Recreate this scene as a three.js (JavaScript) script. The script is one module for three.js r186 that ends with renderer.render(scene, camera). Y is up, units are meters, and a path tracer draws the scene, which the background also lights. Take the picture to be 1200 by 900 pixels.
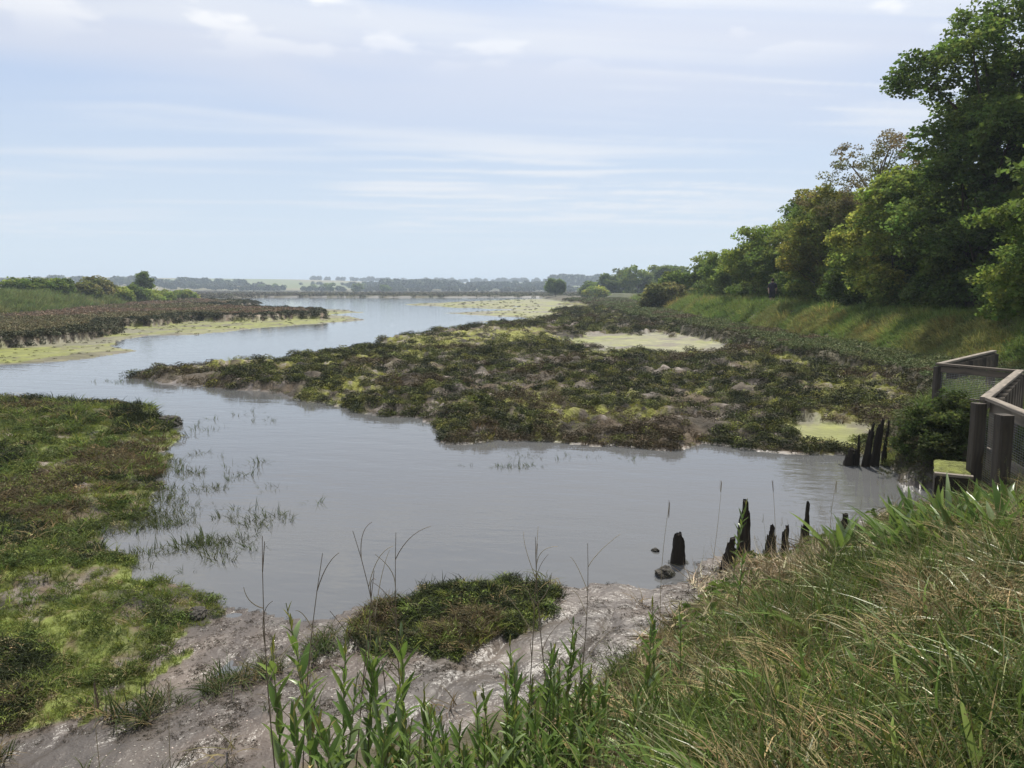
import * as THREE from 'three';
import { mergeGeometries } from 'three/addons/utils/BufferGeometryUtils.js';
import { MarchingCubes } from 'three/addons/objects/MarchingCubes.js';

// ------------------------------------------------------------------ camera, sky, sun, exposure
const scene = new THREE.Scene();
const camera = new THREE.PerspectiveCamera(53.13, 4 / 3, 0.05, 9000);
camera.position.set(0, 3, 0);
camera.rotation.order = 'YXZ';
camera.rotation.set(-Math.atan(110 / 900), 0, 0);

const SUN_AZ = 14 * Math.PI / 180, SUN_EL = 56 * Math.PI / 180;
const sunDir = new THREE.Vector3(Math.sin(SUN_AZ) * Math.cos(SUN_EL), Math.sin(SUN_EL), -Math.cos(SUN_AZ) * Math.cos(SUN_EL));
const sun = new THREE.DirectionalLight(new THREE.Color().setRGB(1, 0.95, 0.86), 5.0);
sun.position.copy(sunDir).multiplyScalar(120).add(new THREE.Vector3(0, 0, -40));
sun.target.position.set(0, 0, -40);
sun.castShadow = true;
sun.shadow.radius = 2;
sun.shadow.mapSize.set(4096, 4096);
Object.assign(sun.shadow.camera, { left: -90, right: 90, top: 90, bottom: -90, near: 1, far: 400 });
scene.add(sun, sun.target);

const renderer = new THREE.WebGLRenderer({ antialias: true });
renderer.toneMapping = THREE.LinearToneMapping;
renderer.toneMappingExposure = 1.34;
renderer.shadowMap.enabled = true;
renderer.shadowMap.type = THREE.PCFSoftShadowMap;

// ------------------------------------------------------------------ noise and small helpers
function rng(seed) {
  let s = seed >>> 0;
  return () => { s = (s + 0x6d2b79f5) | 0; let t = Math.imul(s ^ (s >>> 15), 1 | s); t = (t + Math.imul(t ^ (t >>> 7), 61 | t)) ^ t; return ((t ^ (t >>> 14)) >>> 0) / 4294967296; };
}
const TAB = new Float32Array(65536);
{ const r = rng(77); for (let i = 0; i < 65536; i++) TAB[i] = r(); }
const hash = (i, j) => TAB[((i * 73 + j * 1259 + ((i ^ (j << 3)) * 31)) & 65535)];
function noise(x, y) {
  const i = Math.floor(x), j = Math.floor(y), a = x - i, b = y - j;
  const u = a * a * (3 - 2 * a), v = b * b * (3 - 2 * b);
  const p = hash(i, j), q = hash(i + 1, j), r = hash(i, j + 1), s = hash(i + 1, j + 1);
  return p + (q - p) * u + (r - p) * v + (p - q - r + s) * u * v;
}
function fbm(x, y, n = 4) {
  let t = 0, a = 0.5, w = 0;
  for (let k = 0; k < n; k++) { t += a * noise(x, y); w += a; a *= 0.5; const xx = x * 1.62 - y * 1.18 + 17.3; y = x * 1.18 + y * 1.62 + 9.1; x = xx; }
  return t / w;
}
const clamp = (x, a = 0, b = 1) => Math.min(b, Math.max(a, x));
const ss = (a, b, x) => { const t = clamp((x - a) / (b - a)); return t * t * (3 - 2 * t); };
const lerp = (a, b, t) => a + (b - a) * t;
const mix3 = (a, b, t) => [lerp(a[0], b[0], t), lerp(a[1], b[1], t), lerp(a[2], b[2], t)];
const V = (x, y, z) => new THREE.Vector3(x, y, z);
const used = {};
function numbered(name) { const n = used[name] = (used[name] ?? -1) + 1; return n ? `${name}_${String(n).padStart(3, '0')}` : name; }
function tag(o, label, category, group, kind) {
  o.userData = { label, category };
  if (group) o.userData.group = group;
  if (kind) o.userData.kind = kind;
  return o;
}
function top(o, name, label, category, group, kind) { o.name = numbered(name); scene.add(o); return tag(o, label, category, group, kind); }
function thing(name, label, category, x, y, z, turn = 0, group) {
  const g = new THREE.Group(); top(g, name, label, category, group); g.position.set(x, y, z); g.rotation.y = turn; return g;
}
function part(parent, name, geometry, material) { const m = new THREE.Mesh(geometry, material); m.name = name; parent.add(m); return m; }

// ------------------------------------------------------------------ the sky: pale blue air, thin streaked cirrus
{
  const W = 3072, H = 1536, data = new Float32Array(W * H * 4);
  for (let j = 0; j < H; j++) {
    const el = ((j + 0.5) / H - 0.5) * Math.PI, up = Math.max(0, Math.sin(el)), cy = Math.cos(el);
    for (let i = 0; i < W; i++) {
      const az = ((i + 0.5) / W - 0.5) * 2 * Math.PI, k = (j * W + i) * 4;
      const dx = Math.cos(az) * cy, dz = Math.sin(az) * cy;
      let c = mix3([0.66, 0.765, 0.86], [0.44, 0.565, 0.81], ss(0.0, 0.34, up));
      c = mix3(c, [0.30, 0.43, 0.70], ss(0.34, 1, up));
      const toSun = Math.max(0, dx * sunDir.x + up * sunDir.y + dz * sunDir.z);
      if (el > 0) {
        const h = 1 / (up + 0.055), x = dx * h, z = dz * h;              // where the ray meets the cirrus sheet
        const wx = x + 1.6 * (fbm(x * 0.5 + 3, z * 0.6, 3) - 0.5), wz = z + 0.55 * (fbm(x * 0.35 + 31, z * 0.5 + 7, 3) - 0.5) + 0.12 * x;
        const veil = ss(0.26, 0.66, fbm(wx * 0.42 + 5, wz * 1.15 + 2, 4)) * ss(0.13, 0.30, up);
        const streak = ss(0.45, 0.8, fbm(wx * 0.55 + 50, wz * 3.4 + 11, 5)) * (0.35 + 0.65 * fbm(x * 0.25 + 9, z * 0.3, 2));
        const puff = ss(0.54, 0.70, fbm(x * 4.2 + 60, z * 5.0 + 20, 5)) * ss(0.42, 0.56, fbm(x * 0.9 + 4, z * 0.9 + 40, 3)) * ss(0.25, 0.33, up);
        const wisp = ss(0.44, 0.72, fbm(wx * 1.1 + 20, wz * 9 + 5, 5)) * ss(0.35, 0.65, fbm(x * 0.4 + 70, z * 0.5 + 8, 3));
        const fade = ss(0.015, 0.12, up);
        c = mix3(c, [0.67, 0.71, 0.815], clamp(0.88 * veil * fade));
        c = mix3(c, [0.76, 0.80, 0.87], clamp(0.75 * streak * fade));
        c = mix3(c, [0.80, 0.83, 0.88], clamp(0.8 * wisp * fade));
        c = mix3(c, [1.0, 1.0, 1.0], clamp(0.8 * puff));
        const glow = 0.32 * Math.pow(toSun, 6) + 0.5 * Math.pow(toSun, 60);   // bright air round the sun
        c = [c[0] + glow, c[1] + glow * 0.97, c[2] + glow * 0.92];
      }
      data[k] = c[0] * 0.79; data[k + 1] = c[1] * 0.79; data[k + 2] = c[2] * 0.79; data[k + 3] = 1;
    }
  }
  const sky = new THREE.DataTexture(data, W, H, THREE.RGBAFormat, THREE.FloatType);
  sky.mapping = THREE.EquirectangularReflectionMapping;
  sky.magFilter = THREE.LinearFilter; sky.minFilter = THREE.LinearFilter; sky.wrapS = THREE.RepeatWrapping;
  sky.needsUpdate = true;
  scene.background = sky;
  scene.environment = sky;
}
scene.fog = new THREE.FogExp2(new THREE.Color().setRGB(0.72, 0.83, 0.95), 0.0005);

// ------------------------------------------------------------------ textures of grain
function tileNoise(size, cells, octaves, seed, fn) {
  const r = rng(seed), layers = [];
  for (let o = 0; o < octaves; o++) { const n = cells << o, t = new Float32Array(n * n); for (let i = 0; i < n * n; i++) t[i] = r(); layers.push([n, t]); }
  const data = new Uint8Array(size * size * 4);
  for (let j = 0; j < size; j++) for (let i = 0; i < size; i++) {
    let v = 0, a = 0.5, w = 0;
    for (const [n, t] of layers) {
      const x = i / size * n, y = j / size * n, ix = Math.floor(x), iy = Math.floor(y), u = ss(0, 1, x - ix), q = ss(0, 1, y - iy), x1 = (ix + 1) % n, y1 = (iy + 1) % n;
      v += a * lerp(lerp(t[iy * n + ix], t[iy * n + x1], u), lerp(t[y1 * n + ix], t[y1 * n + x1], u), q); w += a; a *= 0.6;
    }
    const c = fn(v / w, i / size, j / size), k = (j * size + i) * 4;
    data[k] = c[0] * 255; data[k + 1] = c[1] * 255; data[k + 2] = c[2] * 255; data[k + 3] = 255;
  }
  const t = new THREE.DataTexture(data, size, size);
  t.wrapS = t.wrapT = THREE.RepeatWrapping; t.magFilter = THREE.LinearFilter; t.minFilter = THREE.LinearFilter; t.needsUpdate = true;
  return t;
}
const grey = (v) => [v, v, v];
const mudBump = tileNoise(512, 6, 6, 11, (v) => grey(ss(0.25, 0.75, v)));
mudBump.repeat.set(0.8, 0.8);
const soilGrain = tileNoise(512, 8, 6, 12, (v) => { const g = 0.80 + 0.20 * ss(0.25, 0.75, v); return [g, g * 0.99, g * 0.98]; });
soilGrain.repeat.set(0.31, 0.31); soilGrain.rotation = 0.6; soilGrain.colorSpace = THREE.SRGBColorSpace;
const rippleBump = tileNoise(512, 5, 5, 13, (v) => grey(v));
rippleBump.repeat.set(0.22, 0.62); rippleBump.rotation = 0.16;
const woodGrain = tileNoise(256, 4, 6, 14, (v, x) => { const g = 0.72 + 0.28 * ss(0.2, 0.8, 0.75 * v + 0.25 * (0.5 + 0.5 * Math.sin(x * 75 + v * 14))); return [g, g * 0.98, g * 0.95]; });
woodGrain.colorSpace = THREE.SRGBColorSpace; woodGrain.repeat.set(2.2, 0.5);

// ------------------------------------------------------------------ plan of the estuary, in metres (x east, z towards the viewer)
const PLAN = {
  island: [[4.85, -14.29], [3.84, -14.77], [2.92, -14.37], [2.31, -14.61], [1.64, -14.53], [0.69, -15.29], [-0.17, -15.47], [-0.92, -14.86], [-1.48, -14.86], [-1.58, -16.24], [-2.43, -18.02], [-3.80, -18.80], [-5.90, -21.04], [-7.68, -22.86], [-10.39, -24.10], [-13.50, -26.24], [-12.59, -28.18], [-11.75, -30.08], [-9.71, -32.26], [-8.78, -36.66], [-7.22, -40.53], [-6.00, -43.13], [-8.18, -44.56], [-6.16, -50.38], [-4.60, -59.21], [0.00, -69.90], [5.50, -82.67], [4.65, -105.03], [12.95, -130.13], [8.89, -160.83], [25.91, -195.37], [18.00, -190.00], [18.00, -12.00], [7.00, -14.06], [6.20, -13.69]],
  flats: [[-23.11, -160.83], [-12.79, -210.43], [12.09, -273.67], [40.30, -227.99], [6.72, -60.53], [0.00, -63.36], [-3.27, -73.70], [1.83, -82.67], [-8.96, -101.13], [1.31, -118.78], [-8.64, -130.13]],
  leftMud: [[-30.22, -27.04], [-20.61, -30.77], [-19.43, -32.26], [-18.89, -33.89], [-18.63, -37.17], [-18.52, -38.23], [-21.62, -41.79], [-23.71, -46.88], [-23.95, -51.34], [-21.95, -51.34], [-20.15, -60.53], [-17.38, -68.14], [-14.68, -77.93], [-18.04, -88.03], [-22.41, -94.13], [-19.76, -105.03], [-26.28, -118.78], [-38.86, -130.13], [-50.90, -143.86], [-110.00, -230.00], [-300.00, -230.00], [-300.00, -30.00]],
  leftMarsh: [[-34.61, -31.02], [-25.58, -38.30], [-24.82, -41.32], [-24.85, -45.63], [-26.88, -51.94], [-30.75, -60.26], [-29.42, -63.15], [-29.27, -68.03], [-30.56, -73.73], [-26.87, -71.73], [-23.70, -73.73], [-21.63, -78.09], [-18.78, -78.09], [-22.32, -91.62], [-28.33, -98.43], [-36.48, -106.33], [-48.14, -120.88], [-49.03, -147.82], [-68.64, -177.46], [-110.00, -210.00], [-300.00, -210.00], [-300.00, -20.00]],
  rightMarsh: [[9.29, -280.41], [13.66, -190.16], [13.37, -120.88], [11.35, -75.85], [11.77, -52.99], [12.22, -40.68], [11.50, -33.84], [12.03, -29.95], [12.06, -26.32], [11.57, -22.44], [10.19, -18.97], [7.99, -15.81], [6.47, -12.98], [6.18, -11.77], [7.20, -10.90], [11.00, -9.80], [60.00, -9.80], [60.00, -300.00]],
  mat: [[-25.91, -19.21], [-14.17, -21.04], [-12.46, -20.55], [-10.52, -19.93], [-8.53, -18.28], [-7.48, -16.76], [-6.60, -14.45], [-6.27, -13.00], [-5.40, -11.29], [-5.00, -10.17], [-4.82, -9.35], [-5.33, -9.49], [-4.99, -8.77], [-4.24, -8.47], [-3.82, -7.89], [-3.15, -7.58], [-2.88, -7.00], [-2.76, -6.40], [-2.79, -5.66], [-2.93, -5.17], [-3.11, -4.85], [-3.30, -4.62], [-4.86, -4.53], [-12.59, -7.25]],
  mound: [[-1.47, -6.46], [-1.24, -7.12], [-0.51, -7.38], [0.34, -7.34], [0.47, -6.73], [0.00, -6.06], [-0.68, -5.83], [-1.26, -5.98]],
  shore: [[-2.87, -6.92], [-2.11, -6.71], [-1.58, -6.79], [-1.40, -7.08], [-0.85, -7.37], [0.17, -7.42], [0.86, -7.42], [1.41, -7.60], [1.80, -7.79], [2.28, -8.42], [2.97, -8.62], [4.29, -9.35], [5.07, -10.17], [5.70, -10.51], [7.20, -9.90], [11.00, -9.20], [60.00, -9.20], [60.00, 30.00], [-30.00, 30.00], [-30.00, -5.00], [-3.94, -5.59], [-3.18, -6.84]],
  nearBank: [[-1.39, -4.30], [-0.67, -4.71], [0.12, -5.07], [0.63, -5.37], [0.96, -5.88], [1.44, -6.53], [1.94, -7.12], [2.22, -7.77], [3.16, -8.33], [4.66, -9.46], [5.35, -9.92], [7.20, -9.80], [11.00, -9.10], [60.00, -9.10], [60.00, 30.00], [-30.00, 30.00], [-30.00, 0.50], [-4.00, -1.60]],
  palePan: [[1.84, -41.37], [5.08, -50.82], [11.84, -56.16], [12.97, -44.85], [10.69, -38.39], [5.98, -33.55], [2.39, -35.81]],
  greenPan: [[5.61, -15.79], [6.76, -17.14], [7.87, -17.49], [7.95, -16.59], [6.37, -14.07], [5.59, -14.54]],
  yellowAlgae: [[-6.78, -46.95], [-2.43, -54.83], [2.49, -56.01], [2.52, -45.32], [-1.67, -37.49], [-5.59, -38.60]],
};
const BOX = {};
for (const k in PLAN) { const xs = PLAN[k].map((p) => p[0]), zs = PLAN[k].map((p) => p[1]); BOX[k] = [Math.min(...xs), Math.max(...xs), Math.min(...zs), Math.max(...zs)]; }
function sdf(k, x, z) {                                   // metres to the outline, positive inside
  const b = BOX[k], out = Math.max(b[0] - x, x - b[1], b[2] - z, z - b[3]);
  if (out > 6) return -out;
  const p = PLAN[k]; let d = 1e9, inside = false;
  for (let i = 0, j = p.length - 1; i < p.length; j = i++) {
    const ax = p[j][0], az = p[j][1], ex = p[i][0] - ax, ez = p[i][1] - az, wx = x - ax, wz = z - az;
    const t = clamp((wx * ex + wz * ez) / (ex * ex + ez * ez)), qx = wx - ex * t, qz = wz - ez * t;
    d = Math.min(d, qx * qx + qz * qz);
    if ((p[i][1] > z) !== (az > z) && x < (ax - p[i][0]) * (z - p[i][1]) / (az - p[i][1]) + p[i][0]) inside = !inside;
  }
  return inside ? Math.sqrt(d) : -Math.sqrt(d);
}
function lineDist(pts, x, z) {
  let best = 1e9, side = 0;
  for (let i = 1; i < pts.length; i++) {
    const [ax, az] = pts[i - 1], ex = pts[i][0] - ax, ez = pts[i][1] - az, wx = x - ax, wz = z - az, t = clamp((wx * ex + wz * ez) / (ex * ex + ez * ez));
    const d = Math.hypot(wx - ex * t, wz - ez * t);
    if (d < best) { best = d; side = ex * wz - ez * wx; }
  }
  return best * Math.sign(side || 1);
}
const LEFT_WALL = [[-46, -40], [-52, -62], [-61, -92], [-84, -168], [-120, -230]];
const RIGHT_WALL = [[16.8, -8], [17.6, -30], [18.2, -60], [22, -100], [30, -180], [34, -300]];

const MUD = 0, MAT = 1, ISLAND = 2, LEFT = 3, RIGHT = 4, NEAR = 5, FAR = 6, FLAT = 7, BANK = 8;
function ground(x0, z0) {
  const r = Math.hypot(x0, z0), wa = 0.14 + 0.012 * Math.min(r, 150), wf = 1 / (0.7 + 0.02 * r);
  const x = x0 + wa * 2 * (fbm(x0 * wf, z0 * wf, 3) - 0.5) + 0.1 * (noise(x0 * 5, z0 * 5) - 0.5), z = z0 + wa * 2.4 * (fbm(x0 * wf + 40, z0 * wf + 12, 3) - 0.5);
  const n1 = fbm(x0 * 0.9, z0 * 0.9, 3), n2 = noise(x0 * 3.1, z0 * 3.1), n3 = noise(x0 * 8.5 + 5, z0 * 8.5), lump = Math.abs(2 * noise(x0 * 1.9 + 8, z0 * 1.9) - 1);
  let h = -9, reg = MUD, s, land = -1e3;
  const put = (hh, id) => { if (hh > h) { h = hh; reg = id; } };
  s = sdf('flats', x, z); land = Math.max(land, s);
  if (s > 0) put(Math.min(0.035, 0.01 + s * 0.01) + 0.11 * (fbm(x0 * 0.16, z0 * 0.05, 3) - 0.52), FLAT);
  s = sdf('leftMud', x, z); land = Math.max(land, s);
  if (s > 0) put(0.015 + Math.min(0.08, s * 0.035) + 0.05 * (n1 - 0.45) + 0.04 * (n2 - 0.5) * ss(0, 1, s), FLAT);
  s = sdf('island', x, z); land = Math.max(land, s);
  if (s > 0) {
    const pan = Math.max(sdf('palePan', x, z) + 6.5 * (fbm(x0 * 0.5 + 3, z0 * 0.2, 5) - 0.60), sdf('greenPan', x, z) + 1.3 * (fbm(x0 * 1.8, z0 * 1.1 + 3, 4) - 0.48)), k = ss(0, 0.5, s) * (1 - ss(-0.4, 0.3, pan)), far = ss(50, 90, r);
    put(0.02 + ss(0, 1.3, s) * 0.10 * (1 - ss(-1, 0.4, pan)) + k * (0.32 * n1 * lump + 0.18 * (n1 - 0.4) + 0.17 * (n2 - 0.45) + 0.10 * (n3 - 0.5)) + far * 0.12 * ss(0, 4, s) * n1, pan > 0 ? FLAT : ISLAND);
  }
  s = sdf('leftMarsh', x, z); land = Math.max(land, s);
  if (s > 0) {
    put(0.08 + 0.60 * ss(-0.02, 0.3, s) + 0.16 * (n1 - 0.4) + 0.1 * (n2 - 0.5) * ss(0, 1, s), LEFT);
    const d = lineDist(LEFT_WALL, x, z);
    put((2.45 + 0.2 * (n1 - 0.5)) * (1 - ss(1.2, d > 0 ? 11 : 20, Math.abs(d))), BANK);
  }
  s = sdf('rightMarsh', x, z); land = Math.max(land, s);
  if (s > 0) {
    put(0.08 + 0.52 * ss(-0.02, 0.4, s) + 0.2 * ss(0.5, 4, s) + 0.2 * (n1 - 0.45) + 0.12 * (n2 - 0.5) * ss(0, 1, s), RIGHT);
    const d = lineDist(RIGHT_WALL, x, z);
    put(d > 0 ? 2.05 + 0.2 * (n1 - 0.5) - 0.5 * ss(3, 9, d) : (2.05 + 0.25 * (n1 - 0.5)) * (1 - ss(0.3, 4.6, -d) * 0.95), BANK);
  }
  s = sdf('shore', x, z); land = Math.max(land, s);
  if (s > 0) put(0.006 + Math.min(0.3, 0.05 * s) + 0.05 * (n1 - 0.5) * ss(0, 0.8, s) + 0.03 * (n2 - 0.5) + 0.02 * (n3 - 0.5) - 0.05 * ss(0.3, 1, s) * Math.pow(1 - Math.abs(2 * fbm(x0 * 1.5 + z0 * 0.9 + 7, (z0 - 0.8 * x0) * 0.45, 3) - 1), 9), MUD);
  s = sdf('mat', x, z) + 0.45 * (fbm(x0 * 2.1 + 3, z0 * 2.1, 4) - 0.52); land = Math.max(land, s);
  if (s > 0) put(0.015 + 0.10 * ss(0, 1.0, s) + ss(0, 0.5, s) * (0.16 * n1 * lump + 0.09 * (n1 - 0.5) + 0.07 * (n2 - 0.5) + 0.05 * (n3 - 0.5)) + 0.28 * ss(0.1, 0.5, s) * Math.exp(-((x0 + 8.2) ** 2 / 3 + (z0 + 17.2) ** 2 / 0.5)), MAT);
  s = sdf('mound', x, z) + 0.7 * (fbm(x0 * 2.6 + 13, z0 * 2.6, 4) - 0.55); land = Math.max(land, s);
  if (s > 0) put(0.05 + 0.05 * ss(0, 0.5, s) + ss(0, 0.3, s) * (0.12 * (n1 - 0.4) + 0.14 * (n2 - 0.45) + 0.09 * (n3 - 0.5)), MAT);
  s = sdf('nearBank', x, z); land = Math.max(land, s);
  if (s > 0) put(0.12 + 1.25 * ss(-0.4, 3.8, s) + 0.1 * (n1 - 0.5) + 0.06 * (n2 - 0.5) - 0.04, NEAR);
  // the far shore and the low hills behind it
  const edge = Math.min(-330 + 60 * (fbm(x0 / 90, 3.3, 3) - 0.5), 1e9), fs = Math.max(edge - z0, x0 > 25 ? Math.min((x0 - 25) * 0.5, -185 - z0) : -1e3, x0 < -105 ? Math.min(-105 - x0, -205 - z0 - 20) * 0.6 : -1e3);
  land = Math.max(land, fs);
  if (fs > 0) {
    const hill = ss(-650, -1500, z0) * (9 + 14 * fbm(x0 / 420 + 2, z0 / 600, 3)) + ss(150, 600, -x0 - 0.05 * z0) * ss(-300, -800, z0) * 6;
    put(0.6 * ss(0, 4, fs) + 0.5 * (n1 - 0.4) * ss(0, 8, fs) + hill, FAR);
  }
  if (h < -8) h = -0.012 - Math.min(0.4, 0.045 * -land) + 0.05 * (n1 - 0.5) * ss(0.1, 2, -land) + 0.012 * (n2 - 0.5);
  return [h, reg, land];
}
const GH = (x, z) => ground(x, z)[0];

// the colour of the matter on the ground: mud, silt, algae, litter, soil
function soil(x, z, h, reg) {
  const r = Math.hypot(x, z), f = 1 / (1 + 0.015 * r);
  const a = fbm(x * 0.55 * f + 3, z * 0.4 * f, 4), b = fbm(x * 1.7 * f + 30, z * 1.3 * f + 8, 4), c = fbm(x * 4.5 * f, z * 4.5 * f + 70, 3);
  const mud = mix3([0.078, 0.060, 0.046], [0.125, 0.100, 0.080], ss(0.3, 0.7, b));
  const silt = [0.24, 0.21, 0.185], dark = [0.045, 0.040, 0.030], green = [0.155, 0.185, 0.040], yellow = [0.32, 0.33, 0.085], brown = [0.15, 0.105, 0.065];
  let k;
  switch (reg) {
    case MUD: k = mix3(mud, silt, 0.6 * ss(0.55, 0.75, c) * ss(0.4, 0.6, a)); k = mix3(k, [0.085, 0.072, 0.06], 0.8 * ss(0.52, 0.62, fbm(x * 1.1 + 90, z * 1.1, 5))); return k;
    case MAT: k = mix3(dark, green, ss(0.38, 0.56, b)); k = mix3(k, [0.17, 0.205, 0.045], ss(0.5, 0.64, a) * ss(0.34, 0.5, c)); k = mix3(k, brown, 0.8 * ss(0.56, 0.68, c)); return mix3(k, silt, 0.8 * ss(0.70, 0.78, c));
    case ISLAND: {
      const ya = ss(-1.5, 1.5, sdf('yellowAlgae', x, z));
      k = mix3([0.045, 0.038, 0.028], [0.105, 0.088, 0.066], ss(0.4, 0.6, b)); k = mix3(k, [0.185, 0.192, 0.040], ss(0.43, 0.55, a + 0.25 * ya) * ss(0.36, 0.5, c)); k = mix3(k, [0.24, 0.245, 0.06], ya * ss(0.38, 0.6, b));
      k = mix3(k, [0.12, 0.09, 0.06], 0.7 * ss(0.58, 0.68, fbm(x * 0.7 + 70, z * 0.5 + 3, 3))); return mix3(k, silt, 0.85 * ss(0.65, 0.71, c));
    }
    case FLAT: { const wx = x + 3 * fbm(x * 0.21, z * 0.19, 3) + 0.37 * z, wz = z + 3 * fbm(x * 0.17 + 5, z * 0.23, 3) - 0.31 * x; k = mix3([0.175, 0.168, 0.10], [0.205, 0.205, 0.085], ss(0.4, 0.62, a)); k = mix3(k, [0.19, 0.205, 0.038], ss(0.44, 0.56, fbm(wx * 0.3 + 14, wz * 0.16, 5))); return mix3(k, mud, 0.7 * ss(0.54, 0.64, fbm(wx * 0.9 + 44, wz * 0.5, 5))); }
    case LEFT: k = mix3([0.13, 0.105, 0.07], [0.19, 0.145, 0.10], ss(0.4, 0.6, a)); return mix3(k, dark, 0.5 * ss(0.5, 0.65, c));
    case RIGHT: k = mix3([0.075, 0.07, 0.04], [0.12, 0.10, 0.06], b); return mix3(k, dark, 0.6 * ss(0.5, 0.65, c));
    case BANK: return mix3([0.06, 0.075, 0.03], [0.11, 0.11, 0.05], b);
    case NEAR: k = mix3([0.08, 0.065, 0.045], [0.16, 0.13, 0.09], b); return mix3(k, [0.06, 0.07, 0.03], 0.5 * a);
    default: {
      const field = fbm(x / 160 + 6, z / 260, 2);
      k = mix3([0.075, 0.08, 0.04], [0.12, 0.10, 0.06], a);
      return mix3(k, field > 0.5 ? [0.17, 0.20, 0.085] : [0.22, 0.20, 0.11], h > 3.2 ? 1 : 0);
    }
  }
}

// ------------------------------------------------------------------ terrain: one grid, cut into meshes by what it is made of
{
  const cols = [], rows = [];
  for (let i = 0; i <= 760; i++) cols.push(-43 + 86 * i / 760);
  for (let a = 45; a < 315; a += 3) cols.push(a);
  for (let i = 0; i < 800; i++) rows.push(0.6 * Math.exp(i / 799 * Math.log(3400 / 0.6)));
  const nc = cols.length, nr = rows.length, N = nc * nr;
  const pos = new Float32Array(N * 3), reg = new Uint8Array(N), col = new Float32Array(N * 3), uv = new Float32Array(N * 2);
  for (let j = 0; j < nr; j++) for (let i = 0; i < nc; i++) {
    const k = j * nc + i, a = cols[i] * Math.PI / 180, x = rows[j] * Math.sin(a), z = -rows[j] * Math.cos(a), [h, g] = ground(x, z), c = soil(x, z, h, g);
    pos[k * 3] = x; pos[k * 3 + 1] = h; pos[k * 3 + 2] = z; reg[k] = g; col.set(c, k * 3); uv[k * 2] = x; uv[k * 2 + 1] = z;
  }
  const index = [];
  for (let j = 0; j < nr - 1; j++) for (let i = 0; i < nc; i++) { const a = j * nc + i, b = j * nc + (i + 1) % nc, c = a + nc, d = b + nc; index.push(a, b, d, a, d, c); }
  const whole = new THREE.BufferGeometry();
  whole.setAttribute('position', new THREE.BufferAttribute(pos, 3)); whole.setIndex(index); whole.computeVertexNormals();
  const nor = whole.attributes.normal.array;
  const mat = (rough, bump, spec = 0.5) => new THREE.MeshPhysicalMaterial({ vertexColors: true, map: soilGrain, bumpMap: mudBump, bumpScale: bump, roughness: rough, specularIntensity: spec });
  const kinds = {
    [MUD]: ['mud_flat', 'wet grey-brown mud sloping into the creek and under its water', mat(0.44, 0.017, 0.75)],
    [MAT]: ['algae_flat', 'mud flat overgrown with green algae and trampled weed', mat(0.75, 0.02)],
    [ISLAND]: ['mud_island', 'lumpy dark mud island with yellow-green algae between the channels', mat(0.85, 0.04, 0.25)],
    [FLAT]: ['silt_flat', 'pale yellowish silt flats at the edges of the channel', mat(0.65, 0.012)],
    [LEFT]: ['salt_marsh', 'brown salt marsh terrace with a crumbling edge across the creek', mat(0.9, 0.03)],
    [RIGHT]: ['salt_marsh', 'grey-green salt marsh strip below the wooded sea wall', mat(0.9, 0.03)],
    [BANK]: ['earth_bank', 'grassed earth sea walls bordering the marsh', mat(0.95, 0.03)],
    [NEAR]: ['creek_bank', 'sloping earth bank under the long grass beside the creek', mat(0.95, 0.03)],
    [FAR]: ['hills', 'far marsh shore and low hills with fields', mat(0.95, 0.03)],
  };
  const faces = {};
  for (let f = 0; f < index.length; f += 3) (faces[reg[index[f]]] ??= []).push(index[f], index[f + 1], index[f + 2]);
  for (const g in faces) {
    const list = faces[g], at = new Int32Array(N).fill(-1), keep = [], idx = new Uint32Array(list.length);
    for (let i = 0; i < list.length; i++) { const v = list[i]; if (at[v] < 0) { at[v] = keep.length; keep.push(v); } idx[i] = at[v]; }
    const p = new Float32Array(keep.length * 3), n = new Float32Array(keep.length * 3), c = new Float32Array(keep.length * 3), t = new Float32Array(keep.length * 2);
    keep.forEach((v, i) => { for (let k = 0; k < 3; k++) { p[i * 3 + k] = pos[v * 3 + k]; n[i * 3 + k] = nor[v * 3 + k]; c[i * 3 + k] = col[v * 3 + k]; } t[i * 2] = uv[v * 2]; t[i * 2 + 1] = uv[v * 2 + 1]; });
    const geo = new THREE.BufferGeometry();
    geo.setAttribute('position', new THREE.BufferAttribute(p, 3)); geo.setAttribute('normal', new THREE.BufferAttribute(n, 3));
    geo.setAttribute('color', new THREE.BufferAttribute(c, 3)); geo.setAttribute('uv', new THREE.BufferAttribute(t, 2)); geo.setIndex(new THREE.BufferAttribute(idx, 1));
    const [name, label, m] = kinds[g];
    top(new THREE.Mesh(geo, m), name, label, 'ground', null, 'structure');
  }
}

// ------------------------------------------------------------------ water: silty, half clear, lightly ruffled
{
  const geo = new THREE.PlaneGeometry(5200, 3600, 1, 1); geo.rotateX(-Math.PI / 2); geo.translate(0, 0, -1700);
  const p = geo.attributes.position, uv = geo.attributes.uv;
  for (let i = 0; i < p.count; i++) uv.setXY(i, p.getX(i), p.getZ(i));
  const m = new THREE.MeshPhysicalMaterial({ color: new THREE.Color().setRGB(0.178, 0.180, 0.180), roughness: 0.02, ior: 1.333, transmission: 0.48, thickness: 0, bumpMap: rippleBump, bumpScale: 0.007 });
  top(new THREE.Mesh(geo, m), 'water', 'calm silty creek and estuary water mirroring the sky', 'water', null, 'structure');
}

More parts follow.
